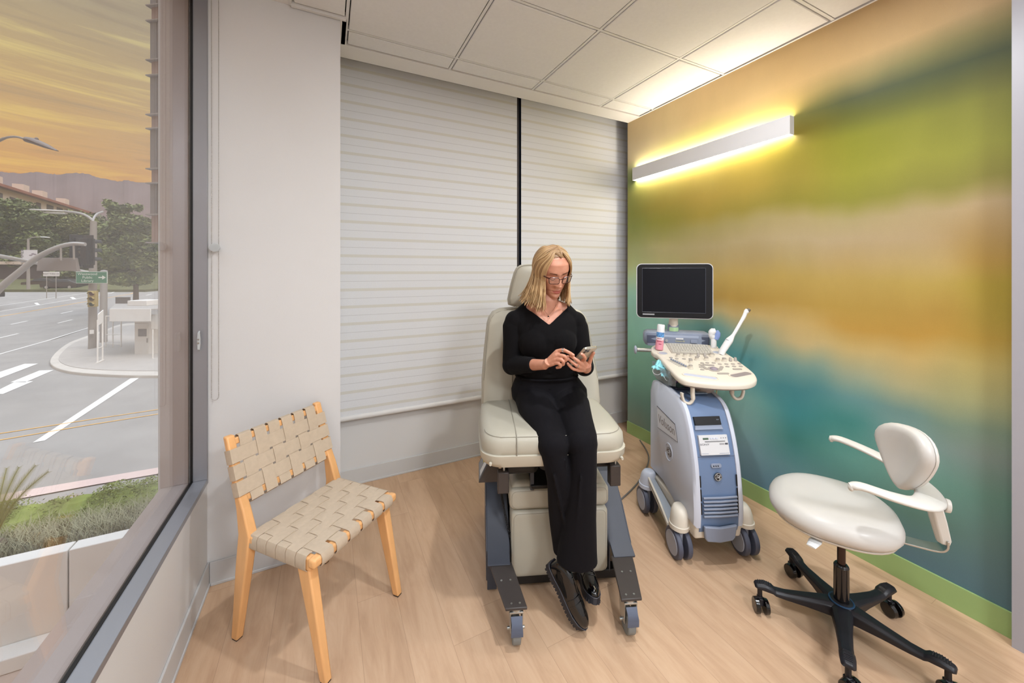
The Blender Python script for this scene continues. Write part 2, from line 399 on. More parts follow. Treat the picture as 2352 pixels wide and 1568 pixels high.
def blind(x0,x1,label):
    t=thing('roller_blind',label,'blind',(0,0,0),0,'roller blinds on the back window')
    g=G(); n=40
    rows=[[(x0+(x1-x0)*i/n, 2.68+.0016*math.sin(i*.7)*(1-j), z) for i in range(n+1)] for j,z in enumerate((.475,3.05))]
    rows2=[[(p[0],p[1]+.0008,p[2]) for p in r] for r in rows]
    ring=[]
    g.add([p for r in rows for p in r]+[p for r in rows2 for p in r],
      [(i,i+1,n+2+i,n+1+i) for i in range(n)]+[(2*(n+1)+i,2*(n+1)+n+1+i,2*(n+1)+n+2+i,2*(n+1)+i+1) for i in range(n)])
    g.build('fabric',M_BL,t)
    g=G(); g.tube([(x0,2.68,.462),(x1,2.68,.462)],[(.012,.017)]*2,12); g.build('hem_bar',mat('hem_bar_white',(214,213,212),.5),t)
    g=G(); g.cyl((x0,2.66,3.07),(x1,2.66,3.07),.03); g.build('roller',M_BL,t)
    return t
blind(.066,1.366,'wide white banded roller blind left of the dark mullion, beside the pillar')
blind(1.404,2.60,'white banded roller blind right of the dark mullion, next to the mural wall')
# blind over the left window, rolled up; only its bead chain is in view
t=thing('roller_blind','rolled-up roller blind over the street window with a hanging steel bead chain','blind')
g=G(); g.cyl((-.47,-1.6,2.705),(-.47,2.06,2.705),.03); g.build('roller',M_BL,t)
M_STEEL=mat('bead_steel',(170,168,164),.3,metal=.9)
CH=G(); cx0,cx1=-.4685,-.4425; cy=2.112; pitch=.0062
zb=.86
def bead(x,z): CH.ell((x,cy,z),(.0022,.0022,.0022),8,5)
z=zb
while z<2.70:
    bead(cx0,z); bead(cx1,z); z+=pitch
for k in range(1,7):
    a=PI+PI*k/7; bead((cx0+cx1)/2+(cx1-cx0)/2*math.cos(a),zb+.013*math.sin(a))
CH.cyl((cx0,cy,zb),(cx0,cy,2.7),.0006,n=5); CH.cyl((cx1,cy,zb),(cx1,cy,2.7),.0006,n=5)
CH.build('bead_chain',M_STEEL,t)
M_CLR=mat('clear_plastic',(225,230,232),.12,trans=.55,ior=1.4)
g=G(); g.cyl((-.4555,2.139,1.535),(-.4555,2.104,1.535),.014); g.cyl((-.4555,2.112,1.535),(-.4555,2.100,1.535),.020,.020,n=8); g.build('chain_guide',M_CLR,t)
# small cleat on the window jamb
g=G(); g.smooth=True
prof=[(-.018,.0),(-.026,.035),(-.02,.04),(-.008,.012),(.008,.012),(.02,.04),(.026,.035),(.018,.0)]
g.tube([(0,0,-.042),(0,-.012,-.036),(0,-.010,-.012),(0,-.010,.012),(0,-.012,.036),(0,0,.042)],[(.003,.003),(.0045,.0035),(.0065,.006),(.0065,.006),(.0045,.0035),(.003,.003)],10)
c=g.build('cord_cleat',M_CLR,loc=(-.513,2.119,1.118)); tag(c,'small clear plastic cord cleat on the grey window jamb','cleat')
g=G(); 
for z in(-.008,.008): g.cyl((0,-.016,z),(0,-.0185,z),.0035,n=10)
g.build('screw',M_STEEL,c)
# ---------------------------------------------------------------- wall lamp
t=thing('wall_lamp','long white linear wall lamp glowing above and below on the mural','lamp')
Y0,Y1,XF=1.205,2.425,2.347
g=G(); g.box((XF,Y0,2.206),(XF+.003,Y1,2.312)); g.box((XF+.0031,Y0,2.206),(2.389,Y0+.003,2.312)); g.box((XF+.0031,Y1-.003,2.206),(2.389,Y1,2.312)); g.box((XF+.002,Y0+.002,2.225),(2.388,Y1-.002,2.295))
g.build('housing',mat('satin_white_metal',(206,206,208),.4),t)
M_EM=mat('warm_lamp_diffuser',(255,240,215),.4,emit=(255,243,222),estr=62)
M_EM2=mat('warm_lamp_uplight',(255,240,215),.4,emit=(255,244,226),estr=60)
g=G(); g.box((XF+.004,Y0+.004,2.2065),(2.387,Y1-.004,2.210)); g.build('lower_diffuser',M_EM,t)
g=G(); g.box((XF+.004,Y0+.004,2.306),(2.387,Y1-.004,2.309)); g.build('upper_diffuser',M_EM2,t)
# ---------------------------------------------------------------- ceiling downlights above / behind the camera, one added as fill
def downlight(x,y,power,size,label,col=(1,.95,.88),name='recessed_ceiling_light'):
    t=thing(name,label,'ceiling light',(x,y,ZC))
    g=G(); g.lathe([(size*.55,-.001),(size*.55,-.006),(size*.68,-.006),(size*.7,0),(size*.62,.002)],32,cap=False); g.build('trim_ring',M_TRIMW,t)
    L=bpy.data.lights.new('lamp','AREA'); L.shape='DISK'; L.size=size; L.energy=power; L.color=col
    o=bpy.data.objects.new('lamp',L); COL.objects.link(o); o.parent=t; o.location=(0,0,-.008)
    return t
# ================================================================ OUTSIDE (street seen through the left window)
def drop(d):
    return 5.1 if d<28 else max(1.3,5.1-(d-28)*.104)
def gp(px,py,dz=0.0):
    d=FPX*5.1/(py-HZ)
    if d>28: d=min(64,6890/(py-532.6))
    p=at(px,py,d); p.z+=dz; return p
def camp(l,d,z): return Vector((l*CC+d*CS,-l*CS+d*CC,z))
M_ASPH=mat('grey_asphalt',(150,146,142),.9,var=.10,vscale=.6,bump=.2,bscale=30)
M_CONC=mat('pale_concrete',(196,190,182),.9,var=.05,vscale=1.5)
M_WLINE=mat('worn_white_road_paint',(232,230,226),.8,var=.06,vscale=8)
M_YLINE=mat('worn_yellow_road_paint',(222,170,84),.8,var=.1,vscale=8)
M_GALV=mat('galvanised_grey',(168,166,164),.55,metal=.2,var=.04)
M_GALVD=mat('dull_concrete_pole',(150,144,138),.8,var=.06)
M_BLK=mat('signal_black',(34,34,36),.6)
M_PWHITE=mat('chalky_white_paint',(226,225,222),.7,var=.03,vscale=3)
# ground --------------------------------------------------------------
g=G(); vs=[];fs=[]; D=[6.2,8,10,14,18,22,28,32,36,40,46,52,58,64,80,120,400,1400]; Ls=[-3,-2.2,-1.8,-1.5,-1.25,-1.0,-.8,-.5,.2]
for d in D:
    for l in Ls: vs.append(camp(l*d,d,CAMH-drop(d)))
n=len(Ls)
for i in range(len(D)-1):
    for j in range(n-1): a=i*n+j; fs.append((a,a+1,a+n+1,a+n))
g.add(vs,fs); road=struct(g.build('road',M_ASPH))
def gpoly(gg,pts,dz=.012):
    vs=[gp(x,y,dz) for x,y in pts]; gg.add(vs,[tuple(range(len(vs)))])
def strip(gg,pts,w,dz=.012):
    P=[gp(x,y,dz) for x,y in pts]; L_=[];R_=[]
    for i,p in enumerate(P):
        d=(P[min(i+1,len(P)-1)]-P[max(i-1,0)]); d.z=0; d.normalize(); s=Vector((-d.y,d.x,0))*w/2
        L_.append(p+s); R_.append(p-s)
    n=len(P); gg.add(L_+R_,[(i,i+1,n+i+1,n+i) for i in range(n-1)])
def z2(pts): return [(x/3.137,400+y/3.137) for x,y in pts]
g=G()
for q in ([(0,1425),(175,1367),(275,1365),(0,1470)],[(75,1500),(285,1415),(388,1411),(185,1498)],[(-60,1580),(105,1498),(240,1492),(20,1585)]): gpoly(g,z2(q))
gpoly(g,[(75,1017),(103,1012),(320,868),(300,869)])
strip(g,[(-60,723),(0,715),(140,692),(255,673),(289,661)],.15); strip(g,[(-60,710),(0,702),(120,684),(205,672),(262,664)],.13)
strip(g,[(-60,830),(0,813),(110,782),(205,752)],.12)
for a,b in (((25,745),(63,737)),((140,720),(167,714)),((133,742),(166,734)),((-5,777),(42,766)),((282,689),(302,685)),((336,678),(349,675))): strip(g,[a,b],.16)
gpoly(g,[(78,696),(86,695),(92,700),(84,700)]); gpoly(g,[(160,683),(168,682),(176,687),(167,687)]); gpoly(g,[(298,663),(326,662),(328,664),(300,665)])
g.smooth=False; g.build('white_road_markings',M_WLINE,road)
g=G(); strip(g,[(-60,738),(0,727),(200,692),(300,675),(340,660),(362,652)],.16)
for k in (0,1):
    strip(g,[(-80,1006+k*16),(0,996+k*15),(200,965+k*12),(395,936+k*10)],.07,.014)
g.build('yellow_road_markings',M_YLINE,road)
# corner island --------------------------------------------------------
isl=[(p.x,p.y) for p in cat([(x,y,0) for x,y in z2([(1300,1075),(915,1085),(760,1130),(640,1175),(500,1225),(400,1300),(360,1370),(430,1420),(600,1450),(900,1466),(1160,1468),(1500,1466),(1500,1075)])],4)]
g=G(); top=[gp(x,y,.14) for x,y in isl]; bot=[gp(x,y,-.1) for x,y in isl]; g.loft([bot,top]); sw=struct(g.build('sidewalk',M_CONC,bev=.03))
ctr=sum(top,Vector())/len(top)
g=G(); inn=[p+(ctr-p)*.12+Vector((0,0,.012)) for p in top]; g.loft([[p-Vector((0,0,.03)) for p in inn],inn]); g.build('paving',mat('grey_sidewalk_paving',(176,170,164),.9,var=.05,vscale=2),sw)
# far lawn / bank -------------------------------------------------------
g=G(); P=[camp(-90,50,0),camp(-49,50,0),camp(-44,55,0),camp(-40,63,0),camp(-40,140,0),camp(-200,140,0)]
zb_=[-1.35,-1.2,-1.0,.2,22,22]
g.loft([[Vector((p.x,p.y,-6)) for p in P],[Vector((p.x,p.y,z)) for p,z in zip(P,[-1.05,-1.05,-.7,.0,16,16])]]); struct(g.build('hillside_bank',mat('dry_green_slope',(92,92,56),.95,var=.25,vscale=.8)))
g=G(); P=[camp(-40,66,0),camp(10,66,0),camp(40,170,0),camp(-60,170,0)]
g.loft([[Vector((p.x,p.y,-6)) for p in P],[Vector((p.x,p.y,z)) for p,z in zip(P,[-.2,-.2,13,13])]]); struct(g.build('wooded_slope',mat('dark_wooded_slope',(84,92,66),.95,var=.25,vscale=.3)))
# mountains --------------------------------------------------------------
rid=[(-500,380),(-260,402),(-120,385),(0,394),(20,397),(40,398),(70,395),(95,396),(118,399),(132,401),(160,398),(190,397),(208,401),(225,407),(250,412),(270,417),(290,414),(310,418),(340,420),(380,414),(450,424),(600,430),(800,440)]
def ridge(name,pts,d,th,zb,m):
    g=G(); A=[at(x,y,d) for x,y in pts]
    back=[p+(Vector((p.x,p.y,0)).normalized()*th) for p in A]
    n=len(A); front=[Vector((p.x,p.y,0))*.72+Vector((0,0,zb)) for p in A]
    mid=[(f*.45+a*.55)+Vector((0,0,a.z*.02*math.sin(i*.5))) for i,(f,a) in enumerate(zip(front,A))]
    bk=[Vector((p.x,p.y,zb)) for p in back]
    g.add(front+mid+A+bk,[(r*n+i,r*n+i+1,(r+1)*n+i+1,(r+1)*n+i) for r in range(3) for i in range(n-1)])
    o=g.build(name,m,ang=180); return struct(o)
rp=[]
random.seed(4)
for i in range(len(rid)-1):
    for k in range(4):
        t=k/4; rp.append((rid[i][0]*(1-t)+rid[i+1][0]*t, rid[i][1]*(1-t)+rid[i+1][1]*t+(random.uniform(-1.6,1.6) if k else 0)))
rp.append(rid[-1])
ridge('mountain_range',rp,1300,200,-8,mat('hazy_mauve_hills',(112,94,90),1.0,var=.08,vscale=.01))
# --------------------------------------------------------------- trees
def leaf_mat(n,c,v=.35): return mat(n,c,.75,var=v,vscale=.9)
M_BARK=mat('grey_brown_bark',(98,84,70),.9,var=.15,vscale=12)
def foliage(gg,blobs,n,size,rnd):
    tot=sum(b[1][0]*b[1][1]*b[1][2] for b in blobs)**1
    for c,r in blobs:
        k=int(n*(r[0]*r[1]*r[2])**.66/sum((q[1][0]*q[1][1]*q[1][2])**.66 for q in blobs))
        for _ in range(k):
            v=Vector((rnd.gauss(0,1),rnd.gauss(0,1),rnd.gauss(0,1))).normalized()*(rnd.uniform(.55,1.04))
            p=Vector((c[0]+v.x*r[0],c[1]+v.y*r[1],c[2]+v.z*r[2])); 
            s=size*rnd.uniform(.6,1.3); e=Euler((rnd.uniform(-.9,.9),rnd.uniform(-.9,.9),rnd.uniform(0,6.28))).to_matrix()
            q=[e@Vector(w)*s for w in ((-.5,0,0),(0,-.28,0),(.6,0,.12),(0,.28,0))]
            gg.add([p+w for w in q],[(0,1,2,3)])
def tree(name,label,base,H,blobs,n,size,col,seed,trunk_r=.25,core=True,lean=0):
    rnd=random.Random(seed); b=Vector(base); t=thing(name,label,'tree',b)
    g=G(); foliage(g,blobs,n,size,rnd); g.smooth=False
    if core:
        for c,r in blobs: g.ell(c,(r[0]*.72,r[1]*.72,r[2]*.72),10,7)
    g.build('crown',leaf_mat(name+'_leaves',col),t)
    g=G(); top=Vector((lean,0,H*.75)); g.tube([(0,0,-.3),(lean*.2,.02,H*.3),(lean*.7,-.03,H*.55),top],[trunk_r,trunk_r*.8,trunk_r*.6,trunk_r*.25],9)
    for c,r in blobs[:6]: g.tube([(lean*.4,0,H*.38),(c[0]*.6,c[1]*.6,(H*.38+c[2])/2),c],[trunk_r*.5,trunk_r*.3,.03],6)
    g.build('trunk',M_BARK,t); return t
def px2m(px,d): return px/FPX*d
def bl(base,d,lst):
    """blobs from pixel centres and pixel radii at the tree's own distance"""
    o=[]
    for px,py,r1,r2 in lst:
        p=at(px,py,d)-Vector(base); o.append(((p.x,p.y,p.z),(px2m(r1,d),px2m(r1,d),px2m(r2,d))))
    return o
b=gp(312,693); dd=36
b=camp((312-CXP)/FPX*dd,dd,CAMH-(693-HZ)/FPX*dd)
tree('street_tree','leafy street tree with a slim bare trunk rising behind the white kiosk',b,8,bl(b,dd,[(285,590,45,34),(322,560,34,30),(262,540,30,28),(300,515,34,22),(335,600,26,30),(255,610,30,26),(300,640,40,16),(262,480,12,16),(246,468,7,10),(292,478,10,10),(318,478,8,8),(275,500,18,14),(335,520,22,20)]),15000,.42,(128,138,84),3,.22,core=False)
b=camp((35-CXP)/FPX*60,60,-.6)
tree('broad_tree','large dense dark green tree under the tiled-roof apartments at the far left',b,11,bl(b,60,[(20,520,60,48),(-40,540,60,50),(70,510,34,30),(40,480,34,22),(-10,478,34,22),(90,560,36,34),(0,590,60,26)]),16000,.55,(98,108,58),5,.5)
b=camp((140-CXP)/FPX*64,64,.2)
tree('broad_tree','mid-green bushy tree between the far-left tree and the tall lamp post',b,10,bl(b,64,[(140,545,44,36),(180,520,36,34),(118,515,30,30),(160,580,44,26),(195,570,28,30),(150,500,24,18)]),14000,.5,(120,124,66),6,.4)
b=camp((205-CXP)/FPX*72,72,.6)
tree('broad_tree','darker rounded tree directly behind the tall grey lamp post',b,10,bl(b,72,[(215,530,30,40),(240,560,34,40),(190,600,40,24),(230,610,40,22)]),9000,.55,(100,110,68),8,.4)
b=camp((345-CXP)/FPX*66,66,.4)
tree('broad_tree','pale green tree beside the brown tower, behind the street tree',b,9,bl(b,66,[(345,560,36,40),(370,600,36,34),(335,610,30,26),(395,560,40,50)]),9000,.5,(140,142,102),9,.35)
for i,(px,py,r1,r2,lab) in enumerate([(60,600,30,22,'low shrub tree on the lawn left of the parked dark car'),(160,628,30,12,'low clipped bushes right above the parked dark car')]):
    b=camp((px-CXP)/FPX*58,58,-.9)
    tree('shrub',lab,b,2.5,bl(b,58,[(px,py,r1,r2),(px-r1,py+5,r1*.7,r2*.8),(px+r1,py+4,r1*.7,r2*.8)]),2200,.5,(108,114,66),20+i,.12)
# --------------------------------------------------------------- apartments on the hill
def bpx(gg,x0,x1,y0,y1,d0,d1,th,M=None):
    """upright slab between two pixel columns, at distances d0 and d1, thickness th (away)"""
    a=at(x0,HZ,d0); c=at(x1,HZ,d1); ax=Vector((a.x,a.y,0)); cx=Vector((c.x,c.y,0)); dr=(cx-ax).normalized(); nn=Vector((-dr.y,dr.x,0))
    if nn.dot(ax)<0: nn=-nn
    z0a=CAMH-(y1-HZ)/FPX*d0; z1a=CAMH-(y0-HZ)/FPX*d0
    b=[ax,cx,cx+nn*th,ax+nn*th]
    gg.loft([[Vector((p.x,p.y,z0a)) for p in b],[Vector((p.x,p.y,z1a)) for p in b]])
    return ax,cx,nn,z0a,z1a
t=thing('apartment_building','long cream apartment building with red tiled roof and balconies on the hill','building')
M_STU=mat('cream_stucco',(206,192,180),.9,var=.03); M_ROOF=mat('red_clay_tiles',(150,98,80),.85,var=.12,vscale=3); M_REC=mat('dark_recess',(92,84,84),.8)
g=G(); ax,cxx,nn,z0,z1=bpx(g,-60,205,412,640,62,100,14); g.build('wall',M_STU,t)
dr=(cxx-ax).normalized()
g=G(); o=-nn*.9
g.loft([[Vector((p.x,p.y,z1-.05)) for p in (ax+o-dr*1,cxx+o+dr*1,cxx+nn*15,ax+nn*15)],[Vector((p.x,p.y,z1+.45)) for p in (ax+o-dr*1,cxx+o+dr*1,cxx+nn*15,ax+nn*15)],[Vector((p.x,p.y,z1+2.4)) for p in (ax+nn*7,cxx+nn*7,cxx+nn*7.2,ax+nn*7.2)]]); g.build('roof',M_ROOF,t)
def onwall(px):  # distance along the wall for a pixel column
    for k in range(1200):
        s=k*.05; p=ax+dr*s; l=p.x*CC-p.y*CS; d=p.x*CS+p.y*CC
        if CXP+FPX*l/d>=px: return s
    return 0
for x0,x1,zz0,zz1 in ((-8,5,-3.2,-1),(22,42,-3.2,-1.2),(60,70,-3.4,-1.2),(83,93,-3.7,-.8),(107,122,-4.0,-.6),(130,143,-4.0,-.6),(148,160,-4.0,-.6),(168,179,-4.0,-.6),(186,194,-4.0,-.6)):
    s0,s1=onwall(x0),onwall(x1); gg=G(); P=[ax+dr*s0-nn*.06,ax+dr*s1-nn*.06,ax+dr*s1+nn*.3,ax+dr*s0+nn*.3]
    gg.loft([[Vector((p.x,p.y,z1+zz0)) for p in P],[Vector((p.x,p.y,z1+zz1)) for p in P]]); w=gg.build('window',M_REC,t)
    gg=G(); P=[ax+dr*s0-nn*.12,ax+dr*s1-nn*.12,ax+dr*s1-nn*.02,ax+dr*s0-nn*.02]
    gg.loft([[Vector((p.x,p.y,z1+zz0)) for p in P],[Vector((p.x,p.y,z1+zz0+.9)) for p in P]]); gg.build('balcony_rail',M_REC,w)
for px in (48,58,112,150,196):
    s0=onwall(px); gg=G(); c=ax+dr*s0+nn*4; w=1.1 if px>60 else .9
    gg.box((-w,-.8,0),(w,.8,2.9),Matrix.Translation((c.x,c.y,z1+.4))@Matrix.Rotation(math.atan2(dr.y,dr.x),4,'Z')); gg.build('chimney',M_STU,t)
t=thing('house','small cream house with a tiled roof seen over the street tree','building')
g=G(); ax2,cx2,nn2,za,zb2=bpx(g,215,330,520,640,128,132,8); g.build('wall',M_STU,t)
g=G(); dr2=(cx2-ax2).normalized(); g.loft([[Vector((p.x,p.y,zb2)) for p in (ax2-nn2-dr2,cx2-nn2+dr2,cx2+nn2*9,ax2+nn2*9)],[Vector((p.x,p.y,zb2+2.2)) for p in (ax2+nn2*4+dr2*2,cx2+nn2*4-dr2*2,cx2+nn2*4.2-dr2*2,ax2+nn2*4.2+dr2*2)]]); g.build('roof',M_ROOF,t)
t=thing('low_building','low dark street-level building behind the trees at the far left','building')
g=G(); bpx(g,-60,100,606,652,56,57,2); g.build('wall',mat('dark_brown_wall',(84,72,68),.9),t)  # even dark brown wall colour
g=G(); bpx(g,-64,103,600,607,55.6,56.6,2.6); g.build('roof',M_STU,t)
# --------------------------------------------------------------- tower with ledges
t=thing('tower','slim brown office tower with thin ledges at every floor at the window edge','building')
M_TB=mat('brown_tower_panel',(150,124,112),.75,var=.03); M_TG=mat('grey_tower_glass',(120,116,118),.4,metal=.2); M_TL=mat('tower_ledge_grey',(150,142,138),.7)
dT=27.0
def tz(py): return CAMH-(py-HZ)/FPX*dT
Tm=Matrix.Translation(at(343,HZ,dT)-Vector((0,0,CAMH)))@Matrix.Rotation(-YAW-R(8),4,'Z')
def tb(gg,x0,x1,y0,y1,z0,z1): gg.box((x0,y0,z0),(x1,y1,z1),Tm)
g=G(); tb(g,.06,3.6,.1,3.4,tz(557),tz(-260)); g.build('core',M_TB,t)
for k,(a,b_) in enumerate([(49,139),(174,264),(296,388),(421,493),(-76,14),(-200,-111)]):
    g=G(); tb(g,.02,.52,.04,3.5,tz(b_)+.03,tz(a)-.03); tb(g,.62,.98,.04,3.5,tz(b_)+.03,tz(a)-.03); g.build('glazing',M_TG,t)
    
for y in (-111,-76,14,49,139,174,264,296,388,421,493,557):
    g=G(); tb(g,-.16,3.8,-.14,3.6,tz(y)-.04,tz(y)+.04); g.build('ledge',M_TL,t)
g=G(); tb(g,.45,.95,.4,1.0,CAMH-5.1,tz(557)); g.build('column',mat('blue_grey_column',(96,98,106),.6),t)
# --------------------------------------------------------------- tall lamp post with signal and second post
def polething(name,label,cat_,px,py,d): 
    p=at(px,py,d); return thing(name,label,cat_,(p.x,p.y,p.z)),p
t,p0=polething('street_lamp','tall grey lamp post with two flat arms standing on the corner island','street lamp',213,806,23.8)
p0=Vector(t.location)
def rel(px,py,d): return at(px,py,d)-p0
g=G(); g.tube([(0,0,-.02),(0,0,.3),rel(213,650,23.8),rel(215,508,23.8)],[.24,.2,.19,.15],14); g.build('pole',M_GALVD,t)
g=G(); g.tube(cat([rel(214,507,23.8),rel(200,496,23.8),rel(180,489,23.8),rel(148,485,23.9)],5),.07,8); g.tube(cat([rel(214,520,23.8),rel(214,505,23.8),rel(222,492,24.5),rel(236,486,25.5)],5),.06,8); g.build('arm',M_GALV,t)
for a,b_ in (((72,481),(150,485)),((104,488),(152,490))):
    g=G(); A,B=rel(*a,24.1),rel(*b_,23.9); g.tube([A,(A+B)/2,B],[(.12,.035),(.17,.06),(.08,.05)],10); g.build('lamp_head',mat('lamp_head_pale',(200,196,190),.5),t)
g=G(); 
g.box((-.22,-.28,-.02),(.22,.28,.05)); g.build('base_plate',M_GALVD,t)
g=G(); q=rel(211,762,23.5); g.box(tuple(q-Vector((.09,.03,.12))),tuple(q+Vector((.09,.03,.12)))); g.build('push_button_plate',M_PWHITE,t)
# traffic signal
def signal(label,px,py,d,rz,plate,body,h=1.05,backp=None,w=.34):
    c=at(px,py,d); t=thing('traffic_signal',label,'traffic light',c,rz)
    g=G(); g.box((-w/2,-.1,-h/2),(w/2,.16,h/2)); g.build('housing',body,t,bev=.02)
    if plate:
        g=G(); g.box((-w/2-.12,.0,-h/2-.12),(w/2+.12,.03,h/2+.12)); g.build('back_plate',plate,t,bev=.02)
    for k,c_ in enumerate(((96,52,46),(88,74,44),(48,70,58))):
        z=h/3*(1-k); g=G(); g.cyl((0,-.1,z),(0,-.115,z),h*.125); g.build('lens',mat('signal_lens',c_,.3),t)
        g=G(); n_=12; ring=[(h*.14*math.cos(PI*j/n_),-.1,z+h*.14*math.sin(PI*j/n_)) for j in range(n_+1)]; r2=[(x,-.32,zz) for x,_,zz in ring]; r3=[(x*.93,-.32,z+(zz-z)*.93) for x,_,zz in ring]; r4=[(x,-.1,zz) for x,_,zz in r3]
        nn_=n_+1; g.add(ring+r2+r3+r4,[(a*nn_+j,a*nn_+j+1,((a+1)%4)*nn_+j+1,((a+1)%4)*nn_+j) for a in range(4) for j in range(n_)]); g.build('visor',body,t)
    return t
M_SY=mat('signal_yellow',(170,152,96),.6); M_SB=mat('signal_brown',(92,74,62),.6)
t=signal('yellow-framed traffic signal strapped to the tall lamp post below the green sign',213,686,23.3,R(25)-YAW,None,M_SY,.98,w=.40)
g=G(); g.box((-.12,.16,-.30),(.05,.45,.05)); g.build('bracket',M_SB,t)
# library sign strapped to the lamp post
t=thing('library_sign','green library direction sign strapped across the tall lamp post','sign',at(211,637,23.45),-YAW); c=(0,0,0)
g=G(); g.box((-.1,.0,-.05),(.16,.16,.05)); g.build('sign_bracket',M_GALV,t)
w,h=1.96,.74
g=G(); g.box((-w/2,-.02,-h/2),(w/2,.02,h/2)); bd=g.build('sign_panel',mat('sign_border_pale',(196,206,198),.5),t,bev=.01)
g=G(); g.box((-w/2+.03,-.024,-h/2+.03),(w/2-.03,-.018,h/2-.03)); g.build('green_face',mat('sign_green',(58,124,94),.5),bd)
M_SW=mat('sign_white',(226,232,226),.5)
for k,s in enumerate(('Westwood','Public','Library')): text(s,.225,'lettering',M_SW,bd,(-.25,-.027,.215-.215*k),(R(90),0,0),sx=1.2,align='CENTER')
g=G(); g.box((.44,-.028,-.035),(.70,-.024,.035)); g.add([(.68,-.028,-.13),(.90,-.028,0),(.68,-.028,.13),(.68,-.024,-.13),(.90,-.024,0),(.68,-.024,.13)],[(0,1,2),(3,5,4),(0,3,4,1),(1,4,5,2),(2,5,3,0)]); g.build('arrow',M_SW,bd)
# --------------------------------------------------------------- big curved signal arm (mast left of the frame)
p=at(-95,985,13.2); t=thing('signal_mast','thick pale curved signal arm sweeping in from the left edge','signal mast',(p.x,p.y,CAMH-5.1)); p0=Vector(t.location)
g=G(); g.tube([(0,0,0),rel(-94,800,13.2),rel(-93,690,13.2)],[.2,.17,.15],14); g.build('pole',M_GALV,t)
arm=cat([rel(-93,760,13.2),rel(-45,710,13.2),rel(0,662,13.3),rel(40,628,13.4),rel(85,592,13.5),rel(130,569,13.6),rel(165,560,13.7),rel(196,561,13.8)],5)
g=G(); n_=len(arm); g.tube(arm,[.125-.06*i/(n_-1) for i in range(n_)],14); g.build('arm',M_GALV,t)
g=G(); g.tube([rel(140,566,13.6),rel(140,598,13.6)],.03,8); g.tube([rel(169,560,13.7),rel(170,596,13.7)],.03,8); g.build('hanger',M_GALVD,t)
c=at(133,607,13.9); t2=thing('hanging_sign','grey back of a large street-name sign hung from the curved signal arm','sign',c,-YAW)
g=G(); w=px2m(90,13.9)/2; h=px2m(30,13.9)/2; g.loft([[(-w,-.06,-h),(w+.05,-.06,-h),(w+.05,.06,-h),(-w,.06,-h)],[(-w+.02,-.03,h),(w-.02,-.03,h),(w-.02,.03,h),(-w+.02,.03,h)]]); g.build('sign_panel',mat('dull_sign_back',(142,134,130),.6),t2,bev=.01)
t=signal('black traffic signal with wide back plate at the tip of the curved arm',204,578,14.15,R(165)-YAW,M_BLK,M_BLK,1.0)
t=signal('second black traffic signal facing sideways left of the arm tip',183,576,14.6,R(80)-YAW,M_BLK,M_BLK,1.0)
# second mast: post behind the kiosk roof, arm reaching left
p=at(238,760,25.5); t=thing('signal_mast','straight pale signal arm on a thick grey post behind the kiosk','signal mast',(p.x,p.y,CAMH-5.1+.14)); p0=Vector(t.location)
g=G(); g.tube([(0,0,0),rel(238,700,25.5),rel(239,623,25.5)],[.19,.185,.17],14); g.ell(rel(239,622,25.5),(.18,.18,.06)); g.build('pole',M_GALV,t)
g=G(); a2=cat([rel(238,632,25.5),rel(180,621,25),rel(74,602,23),rel(0,588,21.5),rel(-90,576,20)],4); g.tube(a2,[.09+.03*i/(len(a2)-1) for i in range(len(a2))],12); g.build('arm',M_GALV,t)
# street lamp in the sky, top left
p=at(-60,985,14.5); t=thing('street_lamp','arched street lamp silhouetted on the orange sky at upper left','street lamp',(p.x,p.y,CAMH-5.1)); p0=Vector(t.location)
g=G(); g.tube([(0,0,0),rel(-58,420,14.5)],[.16,.1],12); g.build('pole',M_GALVD,t)
g=G(); g.tube(cat([rel(-58,425,14.5),rel(-40,355,14.5),rel(0,322,14.5),rel(35,314,14.5),rel(70,324,14.5)],5),[.05]*12+[.04]*9,8); g.build('arm',M_GALVD,t)
g=G(); g.tube([rel(60,320,14.5),rel(78,324,14.5),rel(105,335,14.5),rel(131,346,14.5)],[(.10,.10),(.20,.12),(.17,.09),(.06,.02)],12); g.ell(rel(84,320,14.5),(.06,.06,.08),8,6); g.build('lamp_head',mat('lamp_head_brown',(110,96,88),.5),t)
# slim lamp with banner
p=at(65,664,44); t=thing('street_lamp','slim far lamp post carrying a white banner by the lawn','street lamp',(p.x,p.y,p.z)); p0=Vector(t.location)
g=G(); g.tube([(0,0,0),rel(65,548,44)],[.16,.1],8); g.tube(cat([rel(65,550,44),rel(75,545,44),rel(96,544,44)],4),.05,6); g.build('pole',M_GALVD,t)
g=G(); g.tube([rel(96,544,44),rel(112,545,44)],[(.16,.05)]*2,8); g.build('lamp_head',M_PWHITE,t)
c=rel(67,588,43.7); bn=G(); bn.box((-.95,-.01,-.72),(.95,.01,.72)); bn=bn.build('banner',mat('banner_white',(222,222,226),.7),t,loc=c,rot=(0,0,-YAW))
text('HAMMER',.48,'lettering',M_BLK,bn,(-.78,-.016,-.1),(R(90),R(-90),0),ext=.002)
g=G()
for k,(x,z,r1,r2) in enumerate([(.2,.1,.22,.08),(.45,.25,.2,.1),(.7,.2,.16,.08),(.3,-.3,.1,.12),(.6,-.35,.14,.06)]): g.ell((x,-.014,z),(r1,.004,r2),12,6)
g.build('banner_print',mat('banner_print_grey',(150,140,150),.7),bn)
